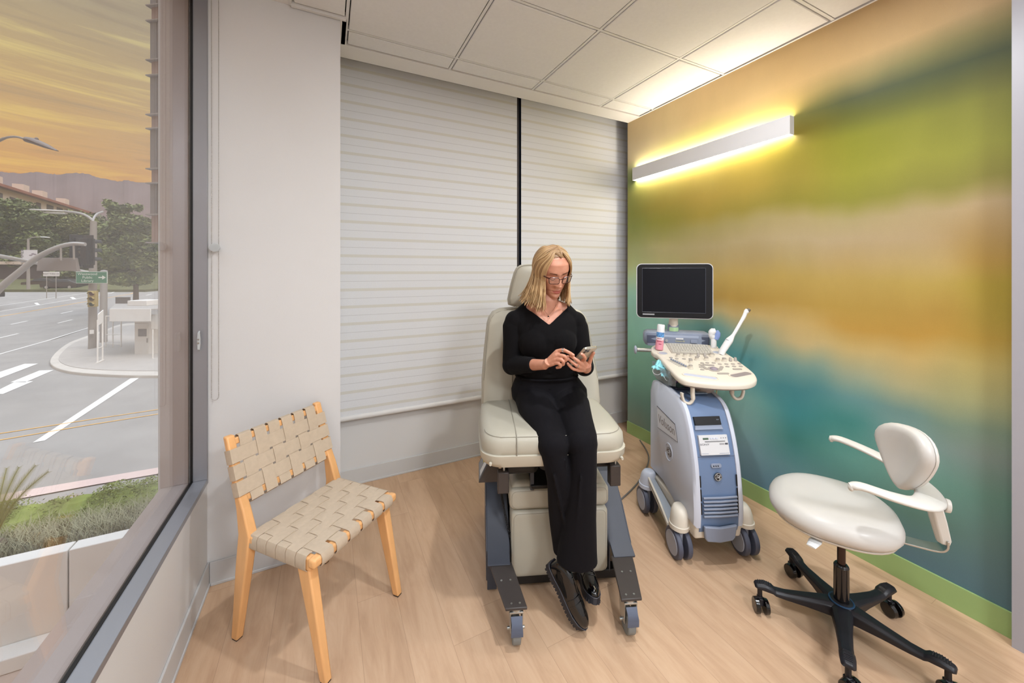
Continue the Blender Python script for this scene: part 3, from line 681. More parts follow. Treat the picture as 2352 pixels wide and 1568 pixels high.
# small white sign
c=at(118,629,40); t=thing('road_sign','small white right-turn sign on a wide frame above the parked dark car','sign',c,-YAW)
g=G(); g.box((-.86,-.02,-.24),(.86,.02,.24)); g.build('sign_panel',M_PWHITE,t,bev=.01)
text('RIGHT TURNS OK',.21,'lettering',M_BLK,t,(0,-.024,0),(R(90),0,0))
g=G(); g.cyl((-.5,0,-.24),(-.5,0,-2.6),.03,n=6); g.cyl((.5,0,-.24),(.5,0,-2.6),.03,n=6); g.build('post',M_GALVD,t)
# --------------------------------------------------------------- cars
def car(label,px,py,d,rz,col,L=4.4,Hc=1.42,Wd=1.8):
    t=thing('car',label,'car',at(px,py,d),rz)
    prof=[(-2.15,.42),(-2.18,.75),(-2.0,.88),(-1.2,.98),(-.55,1.36),(.2,1.44),(.95,1.36),(1.65,1.02),(2.12,.92),(2.18,.6),(2.15,.32),(-2.1,.3)]
    rings=[]
    for y,kx,kz in ((-.9,.96,.92),(-.88,1,.98),(-.7,1,1),(.7,1,1),(.88,1,.98),(.9,.96,.92)):
        rings.append([(x*kx,y*(1 if z<.95 else .84),.3+(z-.3)*kz) for x,z in prof])
    g=G(); g.loft(rings); g.build('body',mat('car_paint',col,.3,coat=.5),t,bev=.04)
    g=G(); w=[(-1.0,1.0),(-.5,1.31),(.2,1.385),(.85,1.31),(1.3,1.04)]; 
    for sy in (-1,1): g.loft([[(x,sy*.765,z) for x,z in w],[(x,sy*.80,z) for x,z in w]])
    g.loft([[(-1.25,-.68,.99),(-.6,-.66,1.33),(-.6,.66,1.33),(-1.25,.68,.99)],[(-1.28,-.68,1.02),(-.63,-.66,1.36),(-.63,.66,1.36),(-1.28,.68,1.02)]])
    g.build('windows',mat('car_glass',(70,78,84),.15),t)
    for x in (-1.35,1.35):
        for y in (-.82,.82):
            g=G(); g.cyl((x,y-.1,.32),(x,y+.1,.32),.32,n=16); wh=g.build('wheel',M_BLK,t)
            g=G(); g.cyl((x,y-.112,.32),(x,y+.112,.32),.19,n=12); g.build('rim',M_GALV,wh)
    g=G(); g.box((-2.2,-.75,.62),(-2.1,-.45,.74)); g.box((-2.2,.45,.62),(-2.1,.75,.74)); g.build('headlight',M_PWHITE,t)
    return t
car('dark sedan parked by the lawn next to the small white sign',149,664,51.5,R(8)-YAW,(40,38,40))
car('dark car half hidden behind the parked sedan',104,661,54,R(8)-YAW,(52,44,42))
car('dark car cut off by the left window edge below the thick arm',-70,690,38,R(8)-YAW,(44,44,48))
car('white car far up the road behind the street tree',346,640,66,R(-20),(210,208,206))
# --------------------------------------------------------------- kiosk
zg=CAMH-5.1+.14
p=at(330,822,22.0); t=thing('kiosk','small white closed kiosk with a notice on its door and open pipe railings','kiosk',(p.x,p.y,zg),-YAW)
def kx(px,d=22.0): return (px-CXP)/FPX*d-(330-CXP)/FPX*22.0
def kz(py,d=22.0): return CAMH-(py-HZ)/FPX*d-zg
g=G(); g.loft([[(x,y,0) for x,y in ((kx(292),.7),(kx(309),0),(kx(342),0),(kx(420),.25),(kx(420),2.6),(kx(300),2.6))],[(x,y,kz(735)) for x,y in ((kx(292),.7),(kx(309),0),(kx(342),0),(kx(420),.25),(kx(420),2.6),(kx(300),2.6))]]); g.build('booth',M_PWHITE,t,bev=.02)
g=G(); g.box((kx(311),-.035,.02),(kx(341),.0,kz(742))); dr_=g.build('door',mat('door_white',(214,213,210),.6),t,bev=.01)
g=G(); g.box((kx(319),-.05,kz(772)),(kx(338),-.03,kz(755))); nt_=g.build('notice',mat('grey_notice',(122,118,118),.6),dr_)
g=G(); g.box((kx(339),-.07,kz(786)),(kx(341),-.03,kz(776))); g.build('door_handle',M_GALVD,dr_)
g=G(); g.box((kx(251,21.1),-.9,kz(738,21.1)),(kx(345,21.1),-.84,kz(709,21.1))); g.build('fascia_panel',M_PWHITE,t,bev=.01)
g=G(); g.box((kx(347,21.5),-.5,kz(755,21.5)),(kx(420,21.5),-.44,kz(722,21.5))); g.build('side_panel',M_PWHITE,t,bev=.01)
RP=[(kx(251,21.15),-.83),(kx(345,21.15),-.83),(kx(420,22.3),.3),(kx(420,24.8),2.8),(kx(266,24.8),2.8)]; zr=kz(710,21.1)
g=G(); g.loft([[(x,y,zr-.05) for x,y in RP],[(x,y,zr) for x,y in RP]]); g.build('roof',mat('kiosk_roof_grey',(170,166,162),.8),t)
g=G(); g.box((kx(300,23.4),1.2,zr),(kx(344,23.4),2.4,zr+.32)); g.build('roof_box',M_PWHITE,t,bev=.02)
g=G(); g.box((kx(268,24.9),2.82,zr),(kx(300,24.9),2.9,zr+.42)); g.build('roof_screen',mat('dark_roof_screen',(110,104,102),.8),t)
g=G(); g.box((kx(352,24.9),2.82,zr),(kx(420,24.9),2.9,zr+.3)); g.build('roof_screen',bpy.data.materials['dark_roof_screen'],t)
g=G(); x=kx(231,20.5); g.loft([[(x,-1.4,kz(740,20.5)),(x+.28,-1.9,kz(748,20)),(x+.31,-1.88,kz(748,20)),(x+.03,-1.38,kz(740,20.5))],[(x,-1.4,kz(712,20.5)),(x+.28,-1.9,kz(722,20)),(x+.31,-1.88,kz(722,20)),(x+.03,-1.38,kz(712,20.5))]]); g.build('angled_panel',M_PWHITE,t)
g=G()
for x_,y_ in ((x,-1.4),(x+.28,-1.9)): g.cyl((x_,y_,0),(x_,y_,kz(735,20)),.035,n=8)
g.tube([(x,-1.4,.8),(x+.28,-1.9,.8)],.025,8); g.tube([(x-.06,-1.3,.04),(x+.33,-2.0,.04)],.05,8)
for px_ in (247,263,282): g.cyl((kx(px_,24),1.9,.05),(kx(px_,24),1.9,kz(735)),.03,n=8)
g.tube([(kx(247,24),1.9,.9),(kx(282,24),1.9,.9)],.025,8); g.tube([(kx(247,24),1.9,.3),(kx(282,24),1.9,.3)],.025,8); g.tube([(kx(247,24),1.9,kz(735)),(kx(282,24),1.9,kz(735))],.03,8)
g.cyl((kx(351,21),-1.0,0),(kx(351,21),-1.0,kz(750)),.03,n=8); g.tube([(kx(351,21),-1.0,.04),(kx(420,21),-1.0,.04)],.04,8)
g.build('pipe_railing',M_PWHITE,t)
# --------------------------------------------------------------- near planting bed, hedge, parapet
nd=(at(368,HZ,9.5)-at(60,HZ,8.7)).normalized()
g=G(); strip(g,[(-200,1192),(50,1140),(230,1107),(400,1078)],.32,.03); strip(g,[(-200,1180),(50,1132),(230,1101),(400,1072)],.18,.02)
g.build('near_curb',mat('pinkish_curb',(206,184,178),.8,var=.05),road)
zt=-1.4
A=at(0,1300,FPX*2.83/678); B=at(280,1235,FPX*2.83/613); dv=(B-A); dv.z=0; dv.normalize(); nv=Vector((-dv.y,dv.x,0))
if nv.dot(A)<0: nv=-nv
def PW(s,t_,z): p=A+dv*s+nv*t_; return Vector((p.x,p.y,z))
jt=at(152,1268,FPX*2.83/(1268-622)); sj=(jt-A).dot(dv)
M_PAR=mat('white_parapet_plaster',(214,210,204),.8,var=.02,vscale=2)
t=thing('parapet_wall','low white panelled parapet wall just outside the window','wall')
for k in range(-2,3):
    s0,s1=sj+k*1.3+.006,sj+(k+1)*1.3-.006
    g=G(); g.loft([[PW(s0,0,-2.3),PW(s1,0,-2.3),PW(s1,.16,-2.3),PW(s0,.16,-2.3)],[PW(s0,0,zt-.0),PW(s1,0,zt),PW(s1,.16,zt),PW(s0,.16,zt)]]); g.build('panel',M_PAR,t,bev=.008)
g=G(); g.loft([[PW(sj-2.6,-.0,-2.3),PW(sj+3.9,-.0,-2.3),PW(sj+3.9,-.22,-2.3),PW(sj-2.6,-.22,-2.3)],[PW(sj-2.6,-.0,-2.17),PW(sj+3.9,-.0,-2.17),PW(sj+3.9,-.2,-2.17),PW(sj-2.6,-.2,-2.17)]]); g.build('base_ledge',M_PAR,t,bev=.01)
g=G(); g.loft([[PW(-6,0,-2.5),PW(8,0,-2.5),PW(8,-4.2,-2.5),PW(-6,-4.2,-2.5)],[PW(-6,0,-2.3),PW(8,0,-2.3),PW(8,-4.2,-2.3),PW(-6,-4.2,-2.3)]]); struct(g.build('terrace_floor',mat('tan_terrace',(176,156,142),.8,var=.04)))
g=G(); g.loft([[PW(-5,.16,-4),PW(8,.16,-4),PW(8,2.3,-4.6),PW(-5,2.3,-4.6)],[PW(-5,.162,-1.52),PW(8,.162,-1.52),PW(8,2.3,-1.95),PW(-5,2.3,-1.95)]]); struct(g.build('planting_bed',mat('dry_soil',(112,104,88),.95,var=.2,vscale=8)))
rnd=random.Random(11)
g=G()
Ld=FPX*2.83
def hz(s,t_): return -2.0
for _ in range(30000):
    s=rnd.uniform(-2.5,4.2); tt=rnd.gauss(1.62,.20); top=-1.53+.05*math.sin(s*5)+.04*math.sin(s*13); z=top-abs(rnd.gauss(0,.13))-abs(tt-1.62)*.35
    p=PW(s,tt,z); sz=rnd.uniform(.018,.036); e=Euler((rnd.uniform(-.9,.9),rnd.uniform(-.9,.9),rnd.uniform(0,6.3))).to_matrix()
    g.add([p+e@Vector(w)*sz for w in ((-.5,0,0),(0,-.3,0),(.6,0,.1),(0,.3,0))],[(0,1,2,3)])
for i in range(28): g.ell(PW(-2.4+i*.25,1.62,-1.84),(.30,.30,.26),12,8)
g.smooth=False; tag(g.build('hedge',mat('hedge_leaves',(116,128,60),.8,var=.35,vscale=4)),'clipped green hedge with tiny pale blossoms along the near kerb','hedge',kind='stuff')
g=G()
for _ in range(11000):
    s=rnd.uniform(-2.2,3.6); tt=rnd.uniform(.36,1.2); z0=-1.49-.2*(tt-.16); p=PW(s,tt,z0-.05); h=rnd.uniform(.10,.26); a=rnd.uniform(0,6.3); q=Vector((math.cos(a),math.sin(a),0)); w=Vector((-q.y,q.x,0))*.0035
    b1=p+q*h*.25+Vector((0,0,h*.6)); b2=p+q*h*.7+Vector((0,0,h*.95))
    g.add([p-w,p+w,b1+w*.8,b1-w*.8,b2],[(0,1,2,3),(3,2,4)])
g.smooth=False; tag(g.build('ornamental_grass',mat('silvery_grass',(150,148,120),.9,var=.2,vscale=3)),'wispy grey-green ornamental grass between the hedge and the white parapet','grass',kind='stuff')
# sago palm
c=PW((at(28,1150,4.3)-A).dot(dv),.75,-1.62); t=thing('sago_palm','small palm with stiff upright fronds growing behind the parapet','palm',c)
M_PALM=mat('palm_olive',(112,110,52),.7,var=.2,vscale=10)
for px,py,b0 in ((16,1074,8),(44,1072,20),(82,1068,34),(112,1082,44),(-25,1085,0)):
    tip=at(px,py,4.35)-Vector(c); base=Vector((0,0,.1)); mid=(base+tip)/2+Vector((-tip.x*.15,-tip.y*.15,.12)); cur=bez(base,base*.6+mid*.4+Vector((0,0,.1)),mid,tip,14)
    g=G(); g.tube(cur,[.009-.0005*i for i in range(15)],5)
    for i in range(3,15):
        d=(cur[min(i+1,14)]-cur[i-1]).normalized(); sd=d.cross(Vector((0,-1,.2))).normalized(); ll=.040*math.sin(PI*(i-1)/15)+.022
        for sg in (-1,1):
            for kk in (0,.2,.4,.6,.8):
                o_=cur[i-1].lerp(cur[i],kk); e_=o_+sd*sg*ll*.75+d*ll*.9; w=d*.0045
                g.add([o_-w,o_+w,e_],[(0,1,2)])
    g.smooth=False; g.build('frond',M_PALM,t)
g=G(); g.ell((0,0,.0),(.1,.1,.14),12,8); g.build('trunk',M_BARK,t)
# ================================================================ WOVEN CHAIR
M_MAPLE=mat('honey_maple',(222,168,112),.38,var=.10,vscale=6,stretch=(4,4,.6),bump=.05,bscale=60)
M_WEB=mat('oatmeal_webbing',(196,178,156),.9,var=.04,vscale=60,bump=.7,bscale=900)
def ribbon(g,pts,wd,w,th):
    pts=[Vector(p) for p in pts]; wd=Vector(wd).normalized(); rings=[]
    for i,p in enumerate(pts):
        d=(pts[min(i+1,len(pts)-1)]-pts[max(i-1,0)]).normalized(); n=wd.cross(d).normalized()*th/2; s=wd*w/2
        rings.append([p-s-n,p+s-n,p+s+n,p-s+n])
    g.loft(rings)
ch=thing('woven_lounge_chair','low maple side chair with beige webbing woven over seat and back','chair',(-.013,1.75,0),R(42))
def leg(name,p0,p1,p2=None,w0=(.030,.036),w1=(.018,.02)):
    g=G(); ps=[p0,p1]+([p2] if p2 else [])
    n=len(ps)
    rings=[]
    for i,p in enumerate(ps):
        t=i/(n-1); a=w1[0]*(1-t)+w0[0]*t if not p2 else (w1[0],w0[0],.016)[i]; b=w1[1]*(1-t)+w0[1]*t if not p2 else (w1[1],w0[1],.021)[i]
        rings.append([(p[0]-a,p[1]-b,p[2]),(p[0]+a,p[1]-b,p[2]),(p[0]+a,p[1]+b,p[2]),(p[0]-a,p[1]+b,p[2])])
    g.loft(rings); return g.build(name,M_MAPLE,ch,bev=.006,seg=3)
def fleg(x0,y0,x1,y1,z1):
    a=leg('leg',(x0,y0,.004),(x1,y1,z1),None,(.019,.031),(.014,.016)); 
    g=G(); g.box((x0-.011,y0-.013,0),(x0+.011,y0+.013,.005)); g.build('foot_pad',mat('dark_felt',(60,50,42),.9),a); return a
fleg(-.190,-.223,-.186,-.125,.395); fleg(.188,-.225,.195,-.125,.395)
for sx,xf in ((-1,-.203),(1,.208)):
    xt=xf
    pts=[(xf,.226,.004),(xf*.99,.185,.30),(xf*.985,.168,.42),(xf*.985,.192,.51),(xf*.985,.2165,.575),(xf*.985,.282,.778)]
    ws=[(.014,.017),(.017,.030),(.018,.032),(.017,.021),(.0165,.0135),(.016,.0125)]
    g=G(); g.loft([[(p[0]-a,p[1]-b,p[2]),(p[0]+a,p[1]-b,p[2]),(p[0]+a,p[1]+b,p[2]),(p[0]-a,p[1]+b,p[2])] for p,(a,b) in zip(pts,ws)])
    o=g.build('leg',M_MAPLE,ch,bev=.006,seg=3); o['label']='tall back leg rising to hold the woven back'
    g=G(); g.box((xf-.011,.213,0),(xf+.011,.239,.005)); g.build('foot_pad',bpy.data.materials['dark_felt'],o)
ZS=.428
for x in (-.196,.204):
    g=G(); g.box((x-.013,-.170,ZS-.05),(x+.013,.145,ZS-.004)); g.build('side_rail',M_MAPLE,ch,bev=.006,seg=3)
for y in (-.178,.135):
    g=G(); g.box((-.214,y-.017,ZS-.036),(.222,y+.017,ZS-.002)); g.build('front_rail' if y<0 else 'rear_rail',M_MAPLE,ch,bev=.010,seg=3)
def backpt(v): # v along the post above the seat: 0 bottom rail .. 1 top rail
    a=Vector((0,.203,.545)); b=Vector((0,.272,.752)); return a.lerp(b,v)
for v,nm in ((0,'lower_back_rail'),(1,'upper_back_rail')):
    p=backpt(v); g=G(); g.box((-.19,-.009,-.013),(.195,.009,.013),Matrix.Translation(p)@Matrix.Rotation(R(-16),4,'X')); g.build(nm,M_MAPLE,ch,bev=.005,seg=3)
# seat weave
g=G(); ny=6; nx=6
xs_=[-.158+.0644*i for i in range(6)]; ys_=[-.128+.0505*j for j in range(6)]
for i,x in enumerate(xs_):
    P=[(x,-.15,ZS-.042),(x,-.192,ZS-.042),(x,-.1985,ZS-.030),(x,-.1985,ZS-.012),(x,-.191,ZS+.001),(x,-.178,ZS+.002)]
    for j,y in enumerate(ys_):
        s=1 if (i+j)%2==0 else -1
        P+=[(x,y-.014,ZS+.0024*s),(x,y+.014,ZS+.0024*s)]
    P+=[(x,.135,ZS+.002),(x,.150,ZS),(x,.155,ZS-.014),(x,.155,ZS-.036),(x,.12,ZS-.04)]
    ribbon(g,P,(1,0,0),.050,.0022)
for j,y in enumerate(ys_):
    P=[(-.17,y,ZS-.055),(-.206,y,ZS-.055),(-.2125,y,ZS-.046),(-.2125,y,ZS-.012),(-.207,y,ZS),(-.196,y,ZS+.002)]
    for i,x in enumerate(xs_):
        s=-1 if (i+j)%2==0 else 1
        P+=[(x-.016,y,ZS+.0024*s),(x+.016,y,ZS+.0024*s)]
    P+=[(.204,y,ZS+.002),(.214,y,ZS),(.2205,y,ZS-.012),(.2205,y,ZS-.046),(.21,y,ZS-.055),(.18,y,ZS-.055)]
    ribbon(g,P,(0,1,0),.0475,.0022)
g.build('woven_seat',M_WEB,ch,ang=50)
# back weave
g=G(); Bd=(backpt(1)-backpt(0)).normalized(); Bn=Vector((0,-Bd.z,Bd.y))  # towards the sitter
xb=[-.150+.0605*i for i in range(6)]; vb=[.19,.475,.76]
def bp(x,v,o): p=backpt(v)+Bn*o; return Vector((x,p.y,p.z))
Lb=(backpt(1)-backpt(0)).length
for i,x in enumerate(xb):
    P=[bp(x,-.09,-.013),bp(x,-.115,0),bp(x,-.09,.013),bp(x,-.02,.0135)]
    for j,v in enumerate(vb):
        s=1 if (i+j)%2==1 else -1
        P+=[bp(x,v-.08,.010+.0026*s),bp(x,v+.08,.010+.0026*s)]
    P+=[bp(x,1.0,.0135),bp(x,1.08,.012),bp(x,1.105,0),bp(x,1.08,-.013),bp(x,.95,-.013)]
    ribbon(g,P,(1,0,0),.048,.0022)
for j,v in enumerate(vb):
    P=[bp(-.17,v,-.019),bp(-.217,v,-.017),bp(-.2195,v,0),bp(-.217,v,.0165),bp(-.19,v,.0165)]
    for i,x in enumerate(xb):
        s=-1 if (i+j)%2==1 else 1
        P+=[bp(x-.015,v,.010+.0026*s),bp(x+.015,v,.010+.0026*s)]
    P+=[bp(.195,v,.0165),bp(.221,v,.0165),bp(.2245,v,0),bp(.222,v,-.017),bp(.18,v,-.019)]
    ribbon(g,P,Bd,.054,.0022)
g.build('woven_back',M_WEB,ch,ang=50)
# ================================================================ EXAM CHAIR
EX=thing('exam_chair','greige padded power exam chair on dark steel beams with locking casters','exam chair',(.98,1.52,0),R(-21.2))
M_VIN=mat('greige_vinyl',(172,168,154),.42,var=.02,vscale=5,bump=.12,bscale=420,coat=.05)
M_SEAM=mat('vinyl_seam_greige',(142,138,126),.7)  # seam and stitching colour, a little darker than the vinyl
M_PAN=mat('beige_moulded_plastic',(184,179,164),.4)
M_BEAM=mat('slate_painted_steel',(62,66,76),.5,var=.05,vscale=8)
M_BROWNB=mat('dark_brown_steel',(60,54,52),.45,var=.04)
M_CHR=mat('zinc_plated',(178,180,178),.28,metal=.9)
M_GREYP=mat('blue_grey_pedal',(84,92,110),.5)
XC=-.046
def outline_seat(k=0.0,dx=0):
    P=[]
    x0,x1,yf,yb=-.352+k,.258-k,-.262+k,.20
    for a in range(0,7):
        t=R(180+90*a/6); P.append((x0+.085+.085*math.cos(t)-.0,yf+.085+.085*math.sin(t)))
    P.append((XC,yf-.006))
    for a in range(0,7):
        t=R(270+90*a/6); P.append((x1-.085+.085*math.cos(t),yf+.085+.085*math.sin(t)))
    P+=[(x1+.006,-.05),(x1+.004,.1),(x1,yb),(XC,yb),(x0,yb),(x0-.004,.1),(x0-.006,-.05)]
    return P
def lay(gg,pr):
    # pr: list of (inset,z)
    base=outline_seat(); cx=XC; cy=-.03; rings=[]
    for k,z in pr:
        rings.append([(x-(k if x>cx else -k)*min(1,abs(x-cx)/.05), y+(k if y<cy else -k*.3), z) for x,y in base])
    gg.loft(rings)
g=G(); lay(g,[(.02,.672),(.0,.680),(-.003,.70),(.0,.735),(.012,.752),(.035,.762),(.10,.765)])
seat=g.build('seat_cushion',M_VIN,EX,ang=60)
g=G()
for sx in (-1,1):
    x=XC+sx*.165
    g.tube([(x,-.268,.682),(x,-.270,.70),(x,-.268,.735),(x,-.256,.752),(x,-.23,.7625),(x,-.1,.7655),(x,.19,.7655)],.0022,6)
lay_o=outline_seat(); 
ring=[(x-(.012 if x>XC else -.012)*min(1,abs(x-XC)/.05),y+(.012 if y<-.03 else 0),.7525) for x,y in lay_o if y<.15]
g.tube(cat([ring[-1],ring[-2]] if False else [q for q in ring[:7]]+[ring[7]]+ring[8:15]+ring[15:17],2),.0014,5)
g.build('seat_piping',M_SEAM,seat)
g=G(); lay(g,[(.03,.628),(.004,.634),(-.006,.655),(-.008,.683),(.0,.686)]); pan=g.build('seat_pan',M_PAN,EX,ang=50)
for x in (-.318,.226):
    g=G(); g.cyl((x,-.262,.655),(x*1.0,-.274,.655),.007,.005,n=12); g.build('pan_bolt',M_PAN,pan)
# backrest
def slab(gg,outl,y0f,th,round_=.02):
    """outl: (x,z) outline ; y0f(z): front surface; pillow edges"""
    cx=sum(p[0] for p in outl)/len(outl); cz=sum(p[1] for p in outl)/len(outl); rings=[]
    for ins,off in ((.0,th*.75),(-.0,th*.45),(.002,th*.25),(.010,.006),(.022,.0),(.06,-.004)):
        r=[]
        for x,z in outl:
            dx,dz=x-cx,z-cz; L=math.hypot(dx,dz); f=max(0,(L-ins)/L); zz=cz+dz*f; r.append((cx+dx*f,y0f(zz)+off,zz))
        rings.append(r)
    gg.loft(rings)
def yb_(z): return .155+(z-.75)*.22
BO=[(-.352,.70),(-.350,.86),(-.338,1.0),(-.322,1.14),(-.312,1.175),(-.29,1.205),(-.25,1.222),(-.15,1.232),(-.036,1.234),(.07,1.232),(.165,1.222),(.205,1.205),(.232,1.175),(.244,1.14),(.262,1.0),(.278,.86),(.282,.70)]
g=G(); slab(g,BO,yb_,.10); br=g.build('backrest',M_VIN,EX,ang=60)
g=G(); 
for sx in (-1,1): g.tube([(-.036+sx*.155,yb_(z)-.006,z) for z in (.72,.80,.95,1.08)],.002,6)
g.tube(cat([(x*.962-.0014,yb_(z)+.003,z if z<1.1 else z-.01) for x,z in BO[1:-1]],3),.0014,5)
g.build('backrest_piping',M_SEAM,br)
HO=[(-.205,1.245),(-.209,1.275),(-.190,1.36),(-.172,1.42),(-.158,1.448),(-.135,1.463),(-.10,1.468),(-.036,1.47),(.03,1.468),(.064,1.463),(.087,1.448),(.10,1.42),(.118,1.36),(.137,1.275),(.133,1.245),(.10,1.235),(-.17,1.235)]
g=G(); slab(g,HO,lambda z:.235+(z-1.25)*.12,.07); hr=g.build('headrest',M_VIN,EX,ang=60)
g=G(); g.tube(cat([(x*.95-.0018,.235+(z-1.25)*.12+.004,1.352+(z-1.352)*.94) for x,z in HO],3),.0013,5); g.build('headrest_piping',M_SEAM,hr)
g=G(); g.box((-.06,.31,1.15),(-.012,.33,1.40)); g.build('headrest_bar',M_CHR,EX)
g=G(); g.loft([[(-.20,.19,.62),(.13,.19,.62),(.13,.27,.62),(-.20,.27,.62)],[(-.22,.25,.9),(.15,.25,.9),(.15,.30,.9),(-.22,.30,.9)],[(-.15,.32,1.15),(.08,.32,1.15),(.08,.36,1.15),(-.15,.36,1.15)]]); g.build('back_shell',M_PAN,EX,bev=.01)
# under-seat mechanism
g=G(); g.box((-.26,-.20,.612),(.21,.17,.630)); g.build('under_plate',M_BROWNB,EX,bev=.004)
g=G(); g.cyl((-.265,-.13,.578),(-.13,-.13,.578),.036,n=24); g.ell((-.13,-.13,.578),(.03,.036,.036)); g.build('pivot_drum',mat('matte_black',(20,19,20),.5),EX)
M_MB=bpy.data.materials['matte_black']
g=G(); g.cyl((.12,-.13,.582),(.225,-.13,.582),.028,n=20); g.build('pivot_drum',M_MB,EX)
for x,zc in ((-.262,.540),(.222,.548)):
    g=G(); g.box((x-.024,-.205,zc-.046),(x+.024,-.165,zc+.044)); b=g.build('armrest_socket',M_BROWNB,EX,bev=.005)
    g=G(); g.cyl((x+.004,-.188,zc+.04),(x+.004,-.188,.632),.006,n=10); g.build('pin',M_CHR,b)
g=G(); g.ell((-.055,-.14,.585),(.055,.04,.032),20,10); g.build('motor_cap',M_MB,EX)
g=G(); g.box((-.135,-.115,.45),(-.118,-.095,.615)); g.box((.035,-.115,.45),(.052,-.095,.615)); g.build('tray_bracket',M_BEAM,EX,bev=.003)
g=G(); g.loft([[(-.13,-.12,.458),(.045,-.12,.458),(.045,.02,.47),(-.13,.02,.47)],[(-.135,-.125,.475),(.05,-.125,.475),(.05,.03,.515),(-.135,.03,.515)]]); g.build('stirrup_tray',M_MB,EX,bev=.004)
g=G(); g.loft([[(-.21,-.05,.05),(.20,-.05,.05),(.22,.42,.05),(-.23,.42,.05)],[(-.205,-.04,.44),(.195,-.04,.44),(.195,.34,.44),(-.205,.34,.44)],[(-.175,.0,.475),(.165,.0,.475),(.165,.28,.475),(-.175,.28,.475)],[(-.16,.02,.615),(.15,.02,.615),(.15,.24,.615),(-.16,.24,.615)]]); g.build('column_cover',M_PAN,EX,bev=.02,seg=3)
# footrest pads
def pad(name,x0,x1,z0,z1,y,th):
    g=G(); P=roundrect(x1-x0,z1-z0,.026,5,(x0+x1)/2,(z0+z1)/2); rings=[]
    cx,cz=(x0+x1)/2,(z0+z1)/2
    for ins,yy in ((0,y+th),(0,y+.018),(.003,y+.008),(.010,y+.002),(.024,y)):
        rings.append([(cx+(x-cx)*(1-ins/((x1-x0)/2)),yy,cz+(z-cz)*(1-ins/((z1-z0)/2))) for x,z in P])
    g.loft(rings); o=g.build(name,M_VIN,EX,ang=60)
    g=G(); r=[(cx+(x-cx)*(1-.011/((x1-x0)/2)),y+.0018,cz+(z-cz)*(1-.011/((z1-z0)/2))) for x,z in P]; g.tube(r,.0009,5,wrap=True); g.build('stitching',M_SEAM,o)
pad('upper_leg_pad',-.228,.230,.356,.452,-.105,.10); pad('lower_leg_pad',-.220,.226,.052,.350,-.105,.09)
g=G(); g.loft([[(-.222,-.09,.445),(.224,-.09,.445),(.224,.03,.445),(-.222,.03,.445)],[(-.20,-.075,.472),(.205,-.075,.472),(.205,.03,.482),(-.20,.03,.482)]]); g.build('leg_pad_cap',M_VIN,EX,bev=.012,seg=3)
g=G(); g.box((-.29,-.10,.022),(.29,-.05,.062)); g.build('cross_bar',M_MB,EX,bev=.004)
g=G(); g.box((-.2,-.05,.03),(.2,.42,.10)); g.build('base_plate',M_MB,EX,bev=.005)
